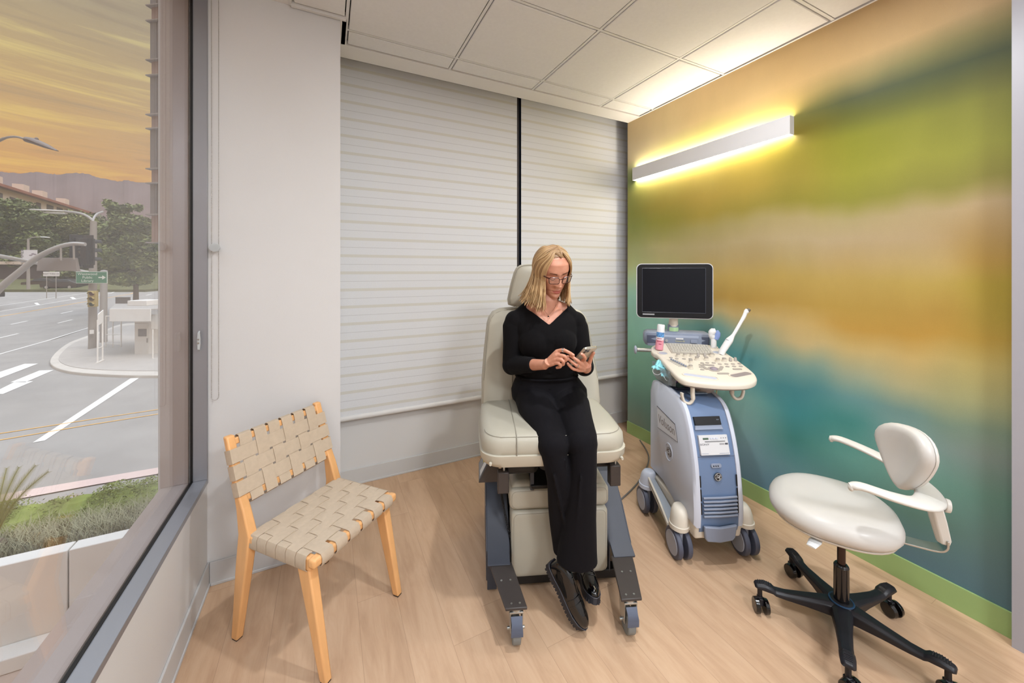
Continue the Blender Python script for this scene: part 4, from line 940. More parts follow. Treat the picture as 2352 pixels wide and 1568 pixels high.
# beams
for sx,sh in ((-1,0.0),(1,.0)):
    def X(v): return sx*v+ (0.004 if sx>0 else 0)
    g=G(); P=[(.32,.30),(.22,.36),(.13,.385),(.06,.345),(-.02,.26),(-.09,.185),(-.155,.155)]
    ribbon(g,[(X(.278),y,z) for y,z in P],(1,0,0),.098,.012)
    for q in (X(.329),X(.229)):
        g.loft([[(q-.003,.32,.05),(q+.003,.32,.05),(q+.003,.32,.30),(q-.003,.32,.30)],[(q-.003,.12,.05),(q+.003,.12,.05),(q+.003,.12,.383),(q-.003,.12,.383)],[(q-.003,.0,.05),(q+.003,.0,.05),(q+.003,.0,.29),(q-.003,.0,.29)],[(q-.003,-.10,.05),(q+.003,-.10,.05),(q+.003,-.10,.18),(q-.003,-.10,.18)]])
    b=g.build('side_beam',M_BEAM,EX,bev=.002)
    g=G(); g.box((min(X(.285),X(.327)),-.104,.012),(max(X(.285),X(.327)),-.096,.165)); g.build('flange',M_BEAM,EX,bev=.002)
    g=G(); a=[(X(.318),-.14),(X(.222),-.14),(X(.212),-.19),(X(.181),-.365),(X(.264),-.365),(X(.305),-.20)]
    if sx>0: a=[(x,y) for x,y in reversed(a)]
    g.prism(a,.147,.158); pl=g.build('caster_plate',M_BROWNB,EX,bev=.003)
    g=G()
    for q,y in ((.235,-.235),(.272,-.235),(.208,-.345),(.240,-.345)):
        h=G(); h.cyl((X(q),y,.158),(X(q),y,.1595),.0042,n=12); h.build('plate_screw',M_CHR,pl)
    # caster
    c=Vector((X(.222),-.33,0))
    g=G(); g.cyl(c+Vector((0,0,.135)),c+Vector((0,0,.147)),.030,n=20)
    for s2 in (-1,1): g.loft([[c+Vector((s2*.022+e,-.022,.05)) for e in (-.002,.002)]+[c+Vector((s2*.022+e,.022,.05)) for e in (.002,-.002)],[c+Vector((s2*.024+e,-.03,.135)) for e in (-.002,.002)]+[c+Vector((s2*.024+e,.03,.135)) for e in (.002,-.002)]])
    g.box(tuple(c+Vector((-.026,-.03,.130))),tuple(c+Vector((.026,.03,.137)))); g.cyl(c+Vector((-.034,0,.052)),c+Vector((.034,0,.052)),.006,n=10)
    cf=g.build('caster_fork',M_CHR,EX,bev=.001)
    g=G(); g.cyl(c+Vector((-.016,.0,.045)),c+Vector((.016,.0,.045)),.045,n=28); g.build('caster_wheel',mat('grey_caster_tyre',(122,124,122),.6),cf,bev=.004)
    g=G(); cc_=c
    g.loft([[cc_+Vector((x,-.034,z)) for x,z in ((-.022,.118),(.022,.118),(.022,.126),(-.022,.126))],[cc_+Vector((x,-.048,z)) for x,z in ((-.020,.100),(.020,.100),(.020,.108),(-.020,.108))],[cc_+Vector((x,-.054,z)) for x,z in ((-.022,.084),(.022,.084),(.022,.092),(-.022,.092))],[cc_+Vector((x,-.052,z)) for x,z in ((-.023,.062),(.023,.062),(.023,.074),(-.023,.074))]]); g.build('brake_pedal',M_GREYP,cf,bev=.002)
    c=Vector((X(.26),.40,0)); g=G(); g.cyl(c+Vector((-.016,0,.045)),c+Vector((.016,0,.045)),.045,n=24); g.build('caster_wheel',bpy.data.materials['grey_caster_tyre'],EX,bev=.004)
    g=G(); g.box(tuple(c+Vector((-.03,-.12,.10))),tuple(c+Vector((.03,.04,.13)))); g.build('rear_caster_arm',M_BEAM,EX,bev=.003)
# control panel
g=G(); cp=[(-.366,.487),(-.276,.487),(-.276,.604),(-.306,.604)]
g.loft([[(x,y,z) for x,z in cp] for y in (-.10,.075)]); cpn=g.build('control_panel',M_BROWNB,EX,bev=.003)
nx_=Vector((-.117,0,.06)).normalized() # face normal-ish
g=G(); a=Vector((-.366,0,.487)); b_=Vector((-.306,0,.604)); dd_=(b_-a); nn_=Vector((-dd_.z,0,dd_.x)).normalized()
def cpq(u,v,o=.001): p=a+dd_*v+nn_*o; return Vector((p.x,-.10+.175*u,p.z))
g.add([cpq(.08,.06),cpq(.92,.06),cpq(.92,.94),cpq(.08,.94)],[(0,1,2,3)]); g.build('panel_face',mat('panel_grey_face',(120,122,126),.4),cpn)
for u0,u1,v0,v1,c in ((.12,.4,.15,.75,(206,208,208)),(.45,.6,.4,.8,(206,190,60)),(.12,.28,.80,.9,(196,90,80)),(.65,.88,.35,.9,(150,156,130))):
    g=G(); g.add([cpq(u0,v0,.002),cpq(u1,v0,.002),cpq(u1,v1,.002),cpq(u0,v1,.002)],[(0,1,2,3)]); g.build('sticker',mat('panel_sticker',c,.5),cpn)
g=G(); hx=[]
P0=Vector((-.272,-.06,.49)); P1=Vector((-.225,-.085,.42)); P2=Vector((-.228,-.09,.30)); P3=Vector((-.212,-.06,.19)); path=bez(P0,P0+Vector((.01,-.01,-.06)),P2+Vector((-.03,0,.05)),P3,420)
for i,p in enumerate(path):
    an=i*2*PI/8.0; hx.append(p+Vector((math.cos(an)*.005,math.sin(an)*.005,0)))
g.tube(hx,.0014,5); g.build('coiled_cord',M_MB,EX)
pc=G(); pc.tube(cat([(1.35,1.72,.006),(1.6,1.78,.006),(1.9,1.9,.006),(2.2,2.1,.006),(2.36,2.35,.006)],8),.005,8); tag(pc.build('power_cord',mat('grey_cable',(112,108,104),.5)),'thin grey power cord lying on the floor behind the ultrasound machine','cord')
# ================================================================ STOOL
ST=thing('clinic_stool','white vinyl clinic stool with wraparound armrests on a black five-star base','stool',(1.83,.755,0),R(30))
M_WV=mat('off_white_vinyl',(192,190,186),.38,var=.01,bump=.05,bscale=300,coat=.05)
M_WP=mat('off_white_plastic',(204,202,196),.35)
M_BP=mat('black_nylon',(24,24,30),.42)
M_BG=mat('gloss_black_tube',(14,12,13),.18,coat=.4)
g=G(); g.lathe([(.0301,.075),(.040,.08),(.046,.10),(.044,.116),(.036,.125),(.028,.127)],28); hub=g.build('base_hub',M_BP,ST)
g=G(); g.tube([(.0375*math.cos(2*PI*k/36),.0375*math.sin(2*PI*k/36),.1235) for k in range(36)],[(.0035,.003)]*36,8,wrap=True); g.build('hub_ring',mat('deep_blue_ring',(26,58,88),.4),hub)
for k in range(5):
    a=R(62+72*k-30); M=Matrix.Rotation(a,4,'Z')
    g=G(); rings=[]
    for r,w,zt_,zb_2 in ((.02,.036,.122,.072),(.06,.031,.120,.075),(.12,.025,.113,.079),(.19,.021,.106,.082),(.225,.021,.107,.087),(.235,.0225,.116,.094),(.262,.0225,.122,.098),(.292,.020,.116,.100),(.298,.014,.112,.102)):
        rings.append([(r,-w,zb_2),(r,w,zb_2),(r,w,zt_-.010),(r,w*.55,zt_),(r,-w*.55,zt_),(r,-w,zt_-.010)])
    g.loft(rings,M=M); arm_=g.build('base_arm',M_BP,ST,bev=.003)
    g=G()
    for q in range(7): g.box((.243+q*.0065,-.012,.1205-abs(q-3)*.0006),(.2455+q*.0065,.012,.1228-abs(q-3)*.0009),M)
    g.build('foot_grip',mat('grip_dark',(38,36,40),.8),arm_)
    sw_=R(2-72*k+(8,-12,15,-6,10)[k]); C2=M@Matrix.Translation((.278,0,0))@Matrix.Rotation(sw_,4,'Z')
    g=G(); g.cyl((0,0,.058),(0,0,.10),.009,n=12,M=C2); g.tube([(-.014,0,.032),(-.010,0,.050),(.002,0,.058)],[(.0075,.012)]*3,10,M=C2); g.box((-.018,-.008,.028),(.012,.008,.058),C2)
    cs=g.build('caster',M_BP,ST,bev=.002)
    for s2 in (-1,1):
        g=G(); g.cyl((-.012,s2*.010,.030),(-.012,s2*.026,.030),.030,.027,n=24,M=C2); g.build('wheel',M_BG,cs,bev=.002)
g=G(); g.cyl((0,0,.10),(0,0,.262),.0245,n=28); g.cyl((0,0,.262),(0,0,.27),.0245,.019,n=28); g.build('outer_column',M_BG,ST,bev=.002)
g=G(); g.cyl((0,0,.265),(0,0,.455),.0135,n=20); g.build('gas_lift',mat('dark_bronze_tube',(66,54,50),.2,metal=.8),ST)
g=G(); g.box((-.09,-.14,.437),(.07,.12,.458)); g.build('seat_mechanism',M_WP,ST,bev=.005)
sc=Vector((-.034,.040,0))
def seat_ring(r,z,dip=0,n=48):
    o=[]
    for j in range(n):
        t=2*PI*j/n; c,s=math.cos(t),math.sin(t)
        rr=1/( (abs(c)**2.4+abs(s)**2.4)**(1/2.4) )
        x=rr*c*r*1.0; y=rr*s*r*(.97 if s>0 else 1.0)
        o.append((sc.x+x,sc.y+y,z-dip*max(0,s)**2+.012*dip*0))
    return o
g=G(); g.loft([seat_ring(.10,.447),seat_ring(.176,.449),seat_ring(.187,.456),seat_ring(.189,.462),seat_ring(.186,.464)]); g.build('seat_shell',M_WP,ST,ang=60)
g=G(); g.loft([seat_ring(.180,.463),seat_ring(.193,.468),seat_ring(.203,.485,.004),seat_ring(.204,.502,.008),seat_ring(.196,.522,.012),seat_ring(.178,.537,.014),seat_ring(.150,.544,.012),seat_ring(.10,.545,.008),seat_ring(.05,.544,.004),seat_ring(.01,.543)]); g.build('seat_cushion',M_WV,ST,ang=80)
g=G(); g.tube([(-.12,.06,.446),(-.17,.085,.444),(-.205,.10,.440),(-.24,.115,.436)],[(.009,.004),(.014,.005),(.019,.006),(.014,.003)],14); g.build('height_lever',mat('pale_grey_lever',(214,218,220),.3),ST)
# back bracket, post
g=G(); ribbon(g,cat([(-.036,-.08,.450),(-.036,-.17,.452),(-.036,-.245,.456),(-.036,-.268,.472),(-.036,-.270,.50)],5),(1,0,0),.052,.006); g.build('back_bracket',M_CHR,ST,bev=.001)
g=G(); rings=[]
for z,y,w,t_ in ((.482,-.262,.020,.014),(.50,-.262,.021,.018),(.56,-.250,.022,.020),(.62,-.238,.024,.019),(.655,-.228,.026,.016)):
    rings.append([(-.036-w,y-t_,z),(-.036+w,y-t_,z),(-.036+w,y+t_*.4,z),(-.036+w*.4,y+t_,z),(-.036-w*.4,y+t_,z),(-.036-w,y+t_*.4,z)])
g.loft(rings); g.build('back_post',M_WP,ST,bev=.004,seg=3)
g=G(); g.cyl((-.036,-.25,.615),(-.036,-.268,.613),.010,n=16); kb=g.build('knob_stem',mat('grey_metal_stem',(120,116,112),.4,metal=.6),ST)
g=G(); g.tube([(-.036,-.268,.613),(-.036,-.282,.612)],[(.021,.024),(.019,.022)],24); g.build('adjust_knob',M_WP,ST,bev=.003)
# arm bow
bow=cat([(-.256,.012,.694),(-.250,-.02,.700),(-.232,-.10,.682),(-.185,-.175,.662),(-.11,-.215,.652),(-.036,-.225,.650),(.04,-.215,.652),(.115,-.175,.662),(.16,-.10,.682),(.178,-.02,.700),(.184,.012,.694)],5)
n_=len(bow); rr=[]
for i in range(n_):
    t=abs(i/(n_-1)-.5)*2; rr.append((.015+.026*(1-t**1.5) if t<.95 else .013, .0115))
g=G(); g.tube(bow,rr,16,up=Vector((0,0,1))); g.build('armrest_bow',M_WP,ST,ang=70)
for s2,tip in ((-1,(-.256,.012,.694)),(1,(.184,.012,.694))):
    g=G(); g.ell(Vector(tip)-Vector((0,.003,.003)),(.0132,.009,.0118),16,10); g.build('armrest_tip',M_WP,ST)
# back pad
def padpt(u,v,o):
    v=max(0,v); w=.030+.105*(v**.8)*(1-.10*max(0,v-.7)/.3)
    z=.648+.222*v-.020*u*u*v
    x=u*w; y=.040*u*u*(.4+.6*v)-.012*math.sin(v*PI)-.022*v+o
    n=Vector((-.5*u,1,0)).normalized(); p=Vector((x,y-o,0))+n*o
    a=R(30); return Vector((-.056+p.x*math.cos(a)-p.y*math.sin(a),-.172+p.x*math.sin(a)+p.y*math.cos(a),z))
def padring(ins,o):
    P=[]; N=40
    for k in range(N):
        t=2*PI*k/N; c,s=math.cos(t),math.sin(t); q=1/((abs(c)**3+abs(s)**3)**(1/3)); P.append(padpt(c*q*(1-ins),.5+.5*s*q*(1-ins),o))
    return P
g=G(); g.loft([padring(.30,-.012),padring(.06,-.008),padring(.02,-.003),padring(.02,.001)]); g.build('back_shell',M_WP,ST,ang=60)
g=G(); g.loft([padring(.05,.0),padring(.0,.006),padring(-.02,.016),padring(.0,.028),padring(.08,.038),padring(.22,.042),padring(.5,.042),padring(.9,.042)]); g.build('back_pad',M_WV,ST,ang=80)
# ================================================================ ULTRASOUND MACHINE
US=thing('ultrasound_machine','white and blue-grey ultrasound cart with flat monitor and control console','ultrasound machine',(1.81,1.41,0),R(-21.8))
M_UW=mat('cool_white_plastic',(196,203,218),.35); M_UC=mat('cream_plastic',(212,205,192),.4); M_UB=mat('steel_blue_plastic',(104,126,160),.38)
M_UG=mat('grey_blue_plastic',(134,144,164),.4); M_UGD=mat('dark_grey_blue',(78,86,108),.45); M_UT=mat('taupe_underside',(170,158,150),.45)
M_BLKS=mat('near_black',(10,10,14),.35); M_TYRE=mat('charcoal_tyre',(76,80,96),.5); M_HUB=mat('pale_hub_cap',(160,166,180),.4); M_LAB=mat('printer_face',(206,208,212),.4)
M_KEYG=mat('keyboard_grey',(176,170,160),.5); M_BTN=mat('grey_buttons',(158,152,146),.45); M_INK=mat('dark_ink',(70,70,78),.6)
XB=-.025
prof=[(-.225,.125),(-.262,.18),(-.272,.25),(-.268,.34),(-.256,.46),(-.238,.545),(-.212,.63),(-.178,.705),(-.150,.742),(-.110,.765),(-.03,.782),(.06,.79),(.14,.79),(.19,.775)]
rear=[(.205,.70),(.205,.25),(.02,.235),(-.19,.125)]
def frontyz(z):
    for i in range(len(prof)-1):
        a,b=prof[i],prof[i+1]
        if a[1]<=z<=b[1] or i==len(prof)-2:
            t=(z-a[1])/max(1e-6,(b[1]-a[1])); return a[0]+(b[0]-a[0])*t, math.atan2(b[1]-a[1],b[0]-a[0])
def body(gg,x0,x1,pr,shrink=0):
    r=[(y+shrink*.0,z) for y,z in pr]
    gg.loft([[(x0,y,z) for y,z in r],[(x1,y,z) for y,z in r]])
full=cat([(y,z,0) for y,z in prof],3); full=[(p.x,p.y) for p in full]
g=G(); inner=[(y+.006,z-.004) for y,z in full]+rear
g.loft([[(x,y,z) for y,z in inner] for x in (-.122,.072)]); ub=g.build('blue_front_panel',M_UB,US,ang=40)
# white side shells (taper towards the floor)
for x0,x1,nm in ((-.150,-.120,'left_side_shell'),(.070,.100,'right_side_shell')):
    g=G(); o=[(y,z) for y,z in full if z>.20]+[(.212,.72),(.212,.245),(.05,.245),(-.10,.20)]
    if x0<0: ring0,ring1=x0,x1
    cxm=(x0+x1)/2
    def sh(y,z,ins):
        cy,cz=-.02,.5; d=math.hypot(y-cy,z-cz); f=(d-ins)/d; return cy+(y-cy)*f,cz+(z-cz)*f
    outx=x0 if x0<0 else x1; inx=x1 if x0<0 else x0
    g.loft([[(inx,*sh(y,z,0)) for y,z in o],[(outx+(.012 if x0<0 else -.012),*sh(y,z,0)) for y,z in o],[(outx,*sh(y,z,.014)) for y,z in o]]); ssh=g.build(nm,M_UW,US,ang=45)
    if nm[0]=='l': lsh=ssh
# label plate on the side with lettering
def sidep(y,z,o=0): return Vector((-.1502-o,y,z))
g=G(); lp=[(.115,.645),(-.085,.622),(-.112,.545),(.105,.53)]
g.loft([[sidep(y,z,0) for y,z in lp],[sidep(y,z,.0015) for y,z in lp]]); lpn=g.build('name_plate',mat('label_plate_white',(214,218,228),.35),lsh)
g=G(); g.tube([sidep(.118,.648,.001),sidep(-.088,.625,.001)],.0014,5); g.tube([sidep(-.088,.622,.001),sidep(-.115,.543,.001),sidep(.108,.527,.001)],.0008,5); g.build('plate_outline',M_INK,lpn)
text('Voluson',.066,'lettering',mat('grey_lettering',(140,134,134),.5),lpn,(-.1522,.006,.584),(R(90),R(0),R(-90)),ext=.0003,sx=.84)
def roundel(parent,loc,rot,r,face):
    g=G(); g.cyl((0,0,0),(0,0,.002),r,n=36); o=g.build('round_badge',face,parent,loc=loc,rot=rot)
    g=G(); 
    ring=[(r*.86*math.cos(2*PI*k/40),r*.86*math.sin(2*PI*k/40),.0024) for k in range(40)]; g.tube(ring,r*.035,5,wrap=True)
    for k in range(4):
        a=PI/2*k+.2; g.tube(cat([(r*.74*math.cos(a),r*.74*math.sin(a),.0024),(r*.62*math.cos(a+.35),r*.62*math.sin(a+.35),.0024),(r*.70*math.cos(a+.8),r*.70*math.sin(a+.8),.0024)],4),r*.035,5)
    g.build('badge_ring',M_LAB,o)
    text('G',r*.95,'lettering',M_LAB,o,(-r*.22,r*.06,.0024),(0,0,0),ext=.0003,shear=.35); text('E',r*.95,'lettering',M_LAB,o,(r*.26,-r*.06,.0024),(0,0,0),ext=.0003,shear=.35)
    return o
g=G(); ring=[sidep(-.022+.038*math.cos(a),.448+.045*math.sin(a),.001) for a in [R(20+320*k/40) for k in range(41)]]; g.tube(ring,.003,6); g.build('badge_recess',M_UW,lsh)
roundel(lsh,(-.1505,-.022,.448),(R(90),0,R(-90)),.025,mat('brown_black_badge',(58,42,40),.3))
# front details
def fmat(x,z,o=.0): y,a=frontyz(z); return Matrix.Translation((x,y,z))@Matrix.Rotation(a,4,'X')@Matrix.Translation((0,0,o))
# local axes on the face: x right, y up the slope, z outward  (slope angle a>90deg from +y -> correct sign)
def fm(x,z,o=0):
    y,a=frontyz(z); up=Vector((0,math.cos(a),math.sin(a))); nrm=Vector((0,-math.sin(a),math.cos(a))); 
    if nrm.y>0: nrm=-nrm
    M=Matrix(((1,up.x,nrm.x,x),(0,up.y,nrm.y,y),(0,up.z,nrm.z,z),(0,0,0,1))); return M@Matrix.Translation((0,0,o))
def fbox(name,x0,x1,h0,h1,z,o0,o1,m,parent=ub,bev=.001):
    g=G(); g.box((x0,h0,o0),(x1,h1,o1),fm(0,z)); return g.build(name,m,parent,bev=bev)
dv_=fbox('disc_drive',-.106,.030,-.019,.021,.680,-.02,.004,M_BLKS)
for a_ in ((-.118,-.108,-.040,.034),(.032,.044,-.040,.034)): pass
g=G()
g.loft([[fm(0,.680)@Vector(p) for p in ((-.112,-.040,.001),(.034,-.040,.001),(.030,-.020,.001),(-.106,-.020,.001))],[fm(0,.680)@Vector(p) for p in ((-.112,-.040,.004),(.034,-.040,.004),(.030,-.020,-.002),(-.106,-.020,-.002))]]); g.build('drive_sill',M_UG,ub)
text('RW',.008,'lettering',M_UG,dv_,fm(.015,.684,.0045).to_translation(),fm(.015,.684).to_euler(),ext=.0001)
pr_=fbox('printer',-.103,.044,-.044,.046,.577,-.02,.006,M_LAB)
def ptext(s,size,x,h,m=M_INK,z=.577,o=.0065,al='CENTER',sx=1):
    M=fm(x,z)@Matrix.Translation((0,h,o)); text(s,size,'lettering',m,pr_,M.to_translation(),M.to_euler(),ext=.0001,align=al,sx=sx)
ptext('SONY',.012,-.078,.004,sx=1.5); 
def pbox(name,x0,x1,h0,h1,m,o=.0075,z=.577):
    g=G(); g.box((x0,h0,.0058),(x1,h1,o),fm(0,z)); return g.build(name,m,pr_)
pbox('printer_display',-.083,-.055,.026,.034,mat('lcd_green',(74,96,80),.3)); pbox('paper_slot',-.075,.028,.015,.019,mat('slot_grey',(120,122,126),.4))
for k in range(3): pbox('printer_button',-.046+.014*k,-.036+.014*k,.027,.034,M_UW,.009)
for k in range(3): pbox('printer_mark',.008+.012*k,.013+.012*k,.030,.033,M_INK,.0062)
pbox('printer_badge',.026,.041,.001,.009,M_INK,.0062); pbox('printer_badge',-.002,.024,.001,.008,mat('badge_grey',(150,150,154),.5),.0062); pbox('printer_badge',-.01,.04,-.038,-.036,M_UG,.0062); pbox('printer_badge',-.1,-.065,-.038,-.036,M_UG,.0062)
g=G(); P=roundrect(.052,.020,.009,5); g.prism(P,-.012,.0015,fm(-.030,.487)); us_=g.build('port_recess',M_UG,ub,bev=.001)
for k in range(3): g=G(); g.cyl((-.014+.011*k,-.001,.001),(-.014+.011*k,-.001,.0028),.003,n=10,M=fm(-.030,.487)); g.build('port',M_BLKS,us_)
M=fm(-.027,.438,.001); roundel(ub,M.to_translation(),M.to_euler(),.0195,M_BLKS)
# seam line, ribs, side vents, lower drawer
g=G(); g.tube([fm(x,.528,.001)@Vector((0,0,0)) for x in (-.118,.068)],.0012,5); g.build('panel_seam',M_UGD,ub)
for k in range(6):
    z=.345-.017*k; g=G(); g.tube([fm(x,z,.004+.004*(1-abs(x+.025)/.09))@Vector((0,0,0)) for x in (-.108,-.08,-.025,.03,.06)],[(.0045,.0055)]*5,8); g.build('rib',M_UG,ub)
for x in (-.117,.066):
    for k in range(3):
        z0=.445-.062*k-(.0); g=G(); g.tube([fm(x,z0,.001)@Vector((0,0,0)),fm(x,z0-.052,.001)@Vector((0,0,0))],[(.003,.003)]*2,8); g.build('side_vent',M_BLKS,ub)
g=G(); P=[(-.108,.215),(-.025,.205),(.058,.215),(.052,.155),(.04,.138),(-.025,.130),(-.09,.138),(-.102,.155)]
g.loft([[(x,-.262+(z-.13)*-.05,z) for x,z in P],[(x*.97-.001,-.276+(z-.13)*-.08,z) for x,z in P]]); g.build('lower_drawer',M_UG,US,bev=.005)
# base frame with bumpers
g=G(); g.loft([[(-.14,-.25,.135),(.095,-.25,.135),(.10,.18,.15),(-.15,.18,.15)],[(-.146,-.262,.225),(.10,-.262,.225),(.105,.20,.235),(-.152,.20,.235)]]); g.build('base_frame',M_UC,US,bev=.012,seg=3)
for (x,y,sx) in ((-.178,-.175,-1),(.165,-.175,1),(-.182,.180,-1),(.150,.180,1)):
    m=M_UC if y<0 else M_UW
    g=G(); P=[(x-.042+ (0.0),-.045),(x+.042,-.045),(x+.042,.045),(x-.042,.045)]
    rings=[]
    for z,s_,ty in ((.150,1.0,0),(.170,1.03,0),(.172,.95,0),(.205,.93,.002),(.228,.86,.005),(.244,.70,.010),(.250,.48,.015)):
        rings.append([(x+math.cos(t)*.046*s_+(-sx*.012*(z-.15)/.1), y+math.sin(t)*.052*s_+(ty if y<0 else -ty),z) for t in [2*PI*k/20 for k in range(20)]])
    g.loft(rings); 
    if y<0: g.loft([[(x-sx*.01,y-.03,.16),(x-sx*.06,y-.05,.155),(x-sx*.06,y+.05,.155),(x-sx*.01,y+.03,.16)],[(x-sx*.01,y-.02,.235),(x-sx*.06,y-.04,.235),(x-sx*.06,y+.04,.235),(x-sx*.01,y+.02,.235)]])
    bp_=g.build('caster_bumper',m,US,ang=50)
    g=G(); g.tube([(x,y,.155),(x,y-.006,.12),(x,y-.008,.075),(x,y-.008,.050)],[(.022,.02),(.020,.017),(.018,.012),(.012,.010)],16); cf=g.build('caster_fork',M_HUB,US)
    for s2 in (-1,1):
        g=G(); g.cyl((x+s2*.012,y,.073),(x+s2*.037,y,.073),.073,.071,n=36); wh=g.build('caster_wheel',M_TYRE,cf,bev=.006,seg=3)
        g=G(); g.cyl((x+s2*.034,y,.073),(x+s2*.0395,y,.073),.057,.054,n=36); g.build('hub_cap',M_HUB,wh,bev=.001)
# slanted step tray on the left side
g=G(); g.loft([[(-.185,.16,.225),(-.152,.16,.225),(-.152,.15,.20),(-.185,.15,.20)],[(-.20,-.12,.135),(-.152,-.12,.15),(-.152,-.13,.10),(-.20,-.13,.10)]]); g.build('side_step',mat('translucent_grey',(150,158,168),.25),US,bev=.006)
g=G(); g.tube([(-.19,.15,.226),(-.196,.0,.175),(-.206,-.12,.13),(-.20,-.135,.10),(-.19,-.05,.115),(-.186,.14,.19)],.006,8); g.build('step_rim',M_UC,US)
# dark top recess
g=G(); g.box((-.11,-.02,.784),(.062,.16,.7935)); g.build('top_recess',mat('navy_recess',(38,42,66),.35),US,bev=.004)
g=G(); g.box((-.06,-.075,.7765),(.035,-.045,.7795)); g.build('top_sticker',mat('pale_blue_sticker',(150,178,204),.5),US)
# ---- console assembly (turned on its column)
K=bpy.data.objects.new('console',None); 
COL.objects.link(K)
kd=Vector((1.887-1.81,1.393-1.41)); a=R(21.8); K.location=(kd.x*math.cos(a)-kd.y*math.sin(a),kd.x*math.sin(a)+kd.y*math.cos(a),0); K.rotation_euler=(0,0,R(-40+21.8)); K.parent=US
def KP(x,y,z): # console local -> machine local
    c,s=math.cos(R(-18.2)),math.sin(R(-18.2)); return (K.location.x+x*c-y*s,K.location.y+x*s+y*c,z)
def kb_(g,name,m,parent=None,**kw):
    """build in console space, as part of the machine (depth: thing > console > piece)"""
    return g.build(name,m,parent or K,**kw)
SL=.163
def kz_(y): return .87+SL*(y+.21)
def km(x,y,o=0):
    t=math.atan(SL); return Matrix.Translation((x,y,kz_(y)))@Matrix.Rotation(t,4,'X')@Matrix.Translation((0,0,o))
co=[(-.262,.19),(-.252,.150),(-.232,.118),(-.205,-.02),(-.178,-.147),(-.158,-.190),(-.125,-.210),(-.05,-.222),(.03,-.222),(.10,-.212),(.155,-.190),(.195,-.150),(.213,-.100),(.215,-.04),(.196,.08),(.172,.18),(.150,.28),(.120,.325),(.06,.345),(-.12,.345),(-.20,.325),(-.25,.26)]
co=[(p.x,p.y) for p in cat([(x,y,0) for x,y in co+[co[0]]],3)[:-1]]
def cring(ins,dz):
    cx,cy=-.01,.04; r=[]
    for x,y in co:
        d=math.hypot(x-cx,y-cy); f=(d-ins)/d; X_,Y_=cx+(x-cx)*f,cy+(y-cy)*f; r.append((X_,Y_,kz_(Y_)+dz))
    return r
g=G(); g.loft([cring(.012,-.030),cring(-.002,-.026),cring(-.004,-.010),cring(.0,-.003),cring(.006,0.0),cring(.05,0.0)]); con=kb_(g,'console_top',M_UC,K,ang=50)
g=G(); g.loft([cring(.10,-.060),cring(.05,-.052),cring(.012,-.038),cring(.0,-.028)]); kb_(g,'console_underside',M_UT,K,ang=50)
def inset(name,poly,m,dz=.0006,th=.0016):
    g=G(); g.loft([[km(x,y,dz)@Vector((0,0,0)) for x,y in poly],[km(x,y,dz+th)@Vector((0,0,0)) for x,y in poly]]); return kb_(g,name,m,K)
# keyboard
kbq=[(-.150,.160),(.090,.160),(.083,.325),(-.158,.325)]
kb0=inset('keyboard',kbq,M_KEYG,.0,.004)
KT=G()
for r in range(6):
    y=.176+.0255*r; nk=15; x0=-.143+(r%2)*.003; 
    for c_ in range(nk):
        x=x0+c_*.0153
        if r==0 and 3<=c_<=8:
            if c_==3: KT.box((x,-.009,.003),(x+.0153*6-.002,.009,.008),km(0,y))
            continue
        KT.box((x,-.0105,.003),(x+.0132,.0105,.008),km(0,y))
KT.smooth=False; kb_(KT,'keys',mat('key_pale',(190,186,178),.5),K)
def disc(name,x,y,r,m,h=.002,ry=None,o=0):
    g=G(); g.lathe([(r,o),(r,o+h*.7),(r*.85,o+h)],20,km(x,y)@Matrix.Diagonal((1,(ry or r)/r,1,1))); return kb_(g,name,m,K)
def knob(x,y,r=.0115,h=.016):
    g=G(); g.lathe([(r*1.25,0),(r*1.25,.004),(r,.005),(r*.92,h),(r*.8,h+.001)],18,km(x,y)); o=kb_(g,'knob',M_UC,K)
def cap(x,y,r=.0115,h=.0165):
    g=G(); g.lathe([(r*.95,h),(r*.9,h+.003),(r*.6,h+.004)],18,km(x,y)); kb_(g,'knob_cap',M_BTN,K)
for x,y in ((-.122,.110),(-.082,.118),(-.045,.124),(.067,.142),(-.028,.072),(.023,.080),(-.070,.028),(-.087,-.052),(.079,.064),(.115,.076)): knob(x,y); cap(x,y)
for x,y in ((-.007,.138),(.030,.142),(.150,.088),(.178,.096)):
    g=G(); g.tube([km(x,y-.010,.0)@Vector((0,0,0)),km(x,y,.014)@Vector((0,0,0)),km(x,y+.008,.012)@Vector((0,0,0))],[(.008,.004),(.007,.007),(.005,.005)],12); kb_(g,'paddle',M_BTN,K)
for x,y in ((-.165,.085),(-.135,.075),(-.095,.078),(-.060,.082),(-.010,.028),(.018,.036),(.052,.040),(-.025,.0),(-.030,-.030),(-.030,-.062),(.080,.028),(.115,.034),(.150,.040),(.185,.048),(.110,-.002),(.145,.006),(.180,.012)): disc('button',x,y,.0105,M_BTN,.003,.0085)
for (x,y,rx,ry,rt) in ((.016,.004,.030,.008,0),(-.012,-.035,.009,.026,20),(.070,-.030,.009,.030,-25),(.150,-.030,.024,.008,8),(.062,-.098,.030,.008,10)):
    g=G(); P=roundrect(rx*2,ry*2,min(rx,ry)*.95,5); g.prism(P,.0,.003,km(x,y)@Matrix.Rotation(R(rt),4,'Z')); kb_(g,'soft_button',M_BTN,K)
disc('trackball_ring',.030,-.048,.031,M_BTN,.003); g=G(); g.ell((0,0,.0),(.021,.021,.012),20,12,M=km(.030,-.048,.001)); kb_(g,'trackball',mat('violet_grey_ball',(140,130,142),.12,coat=.6),K)
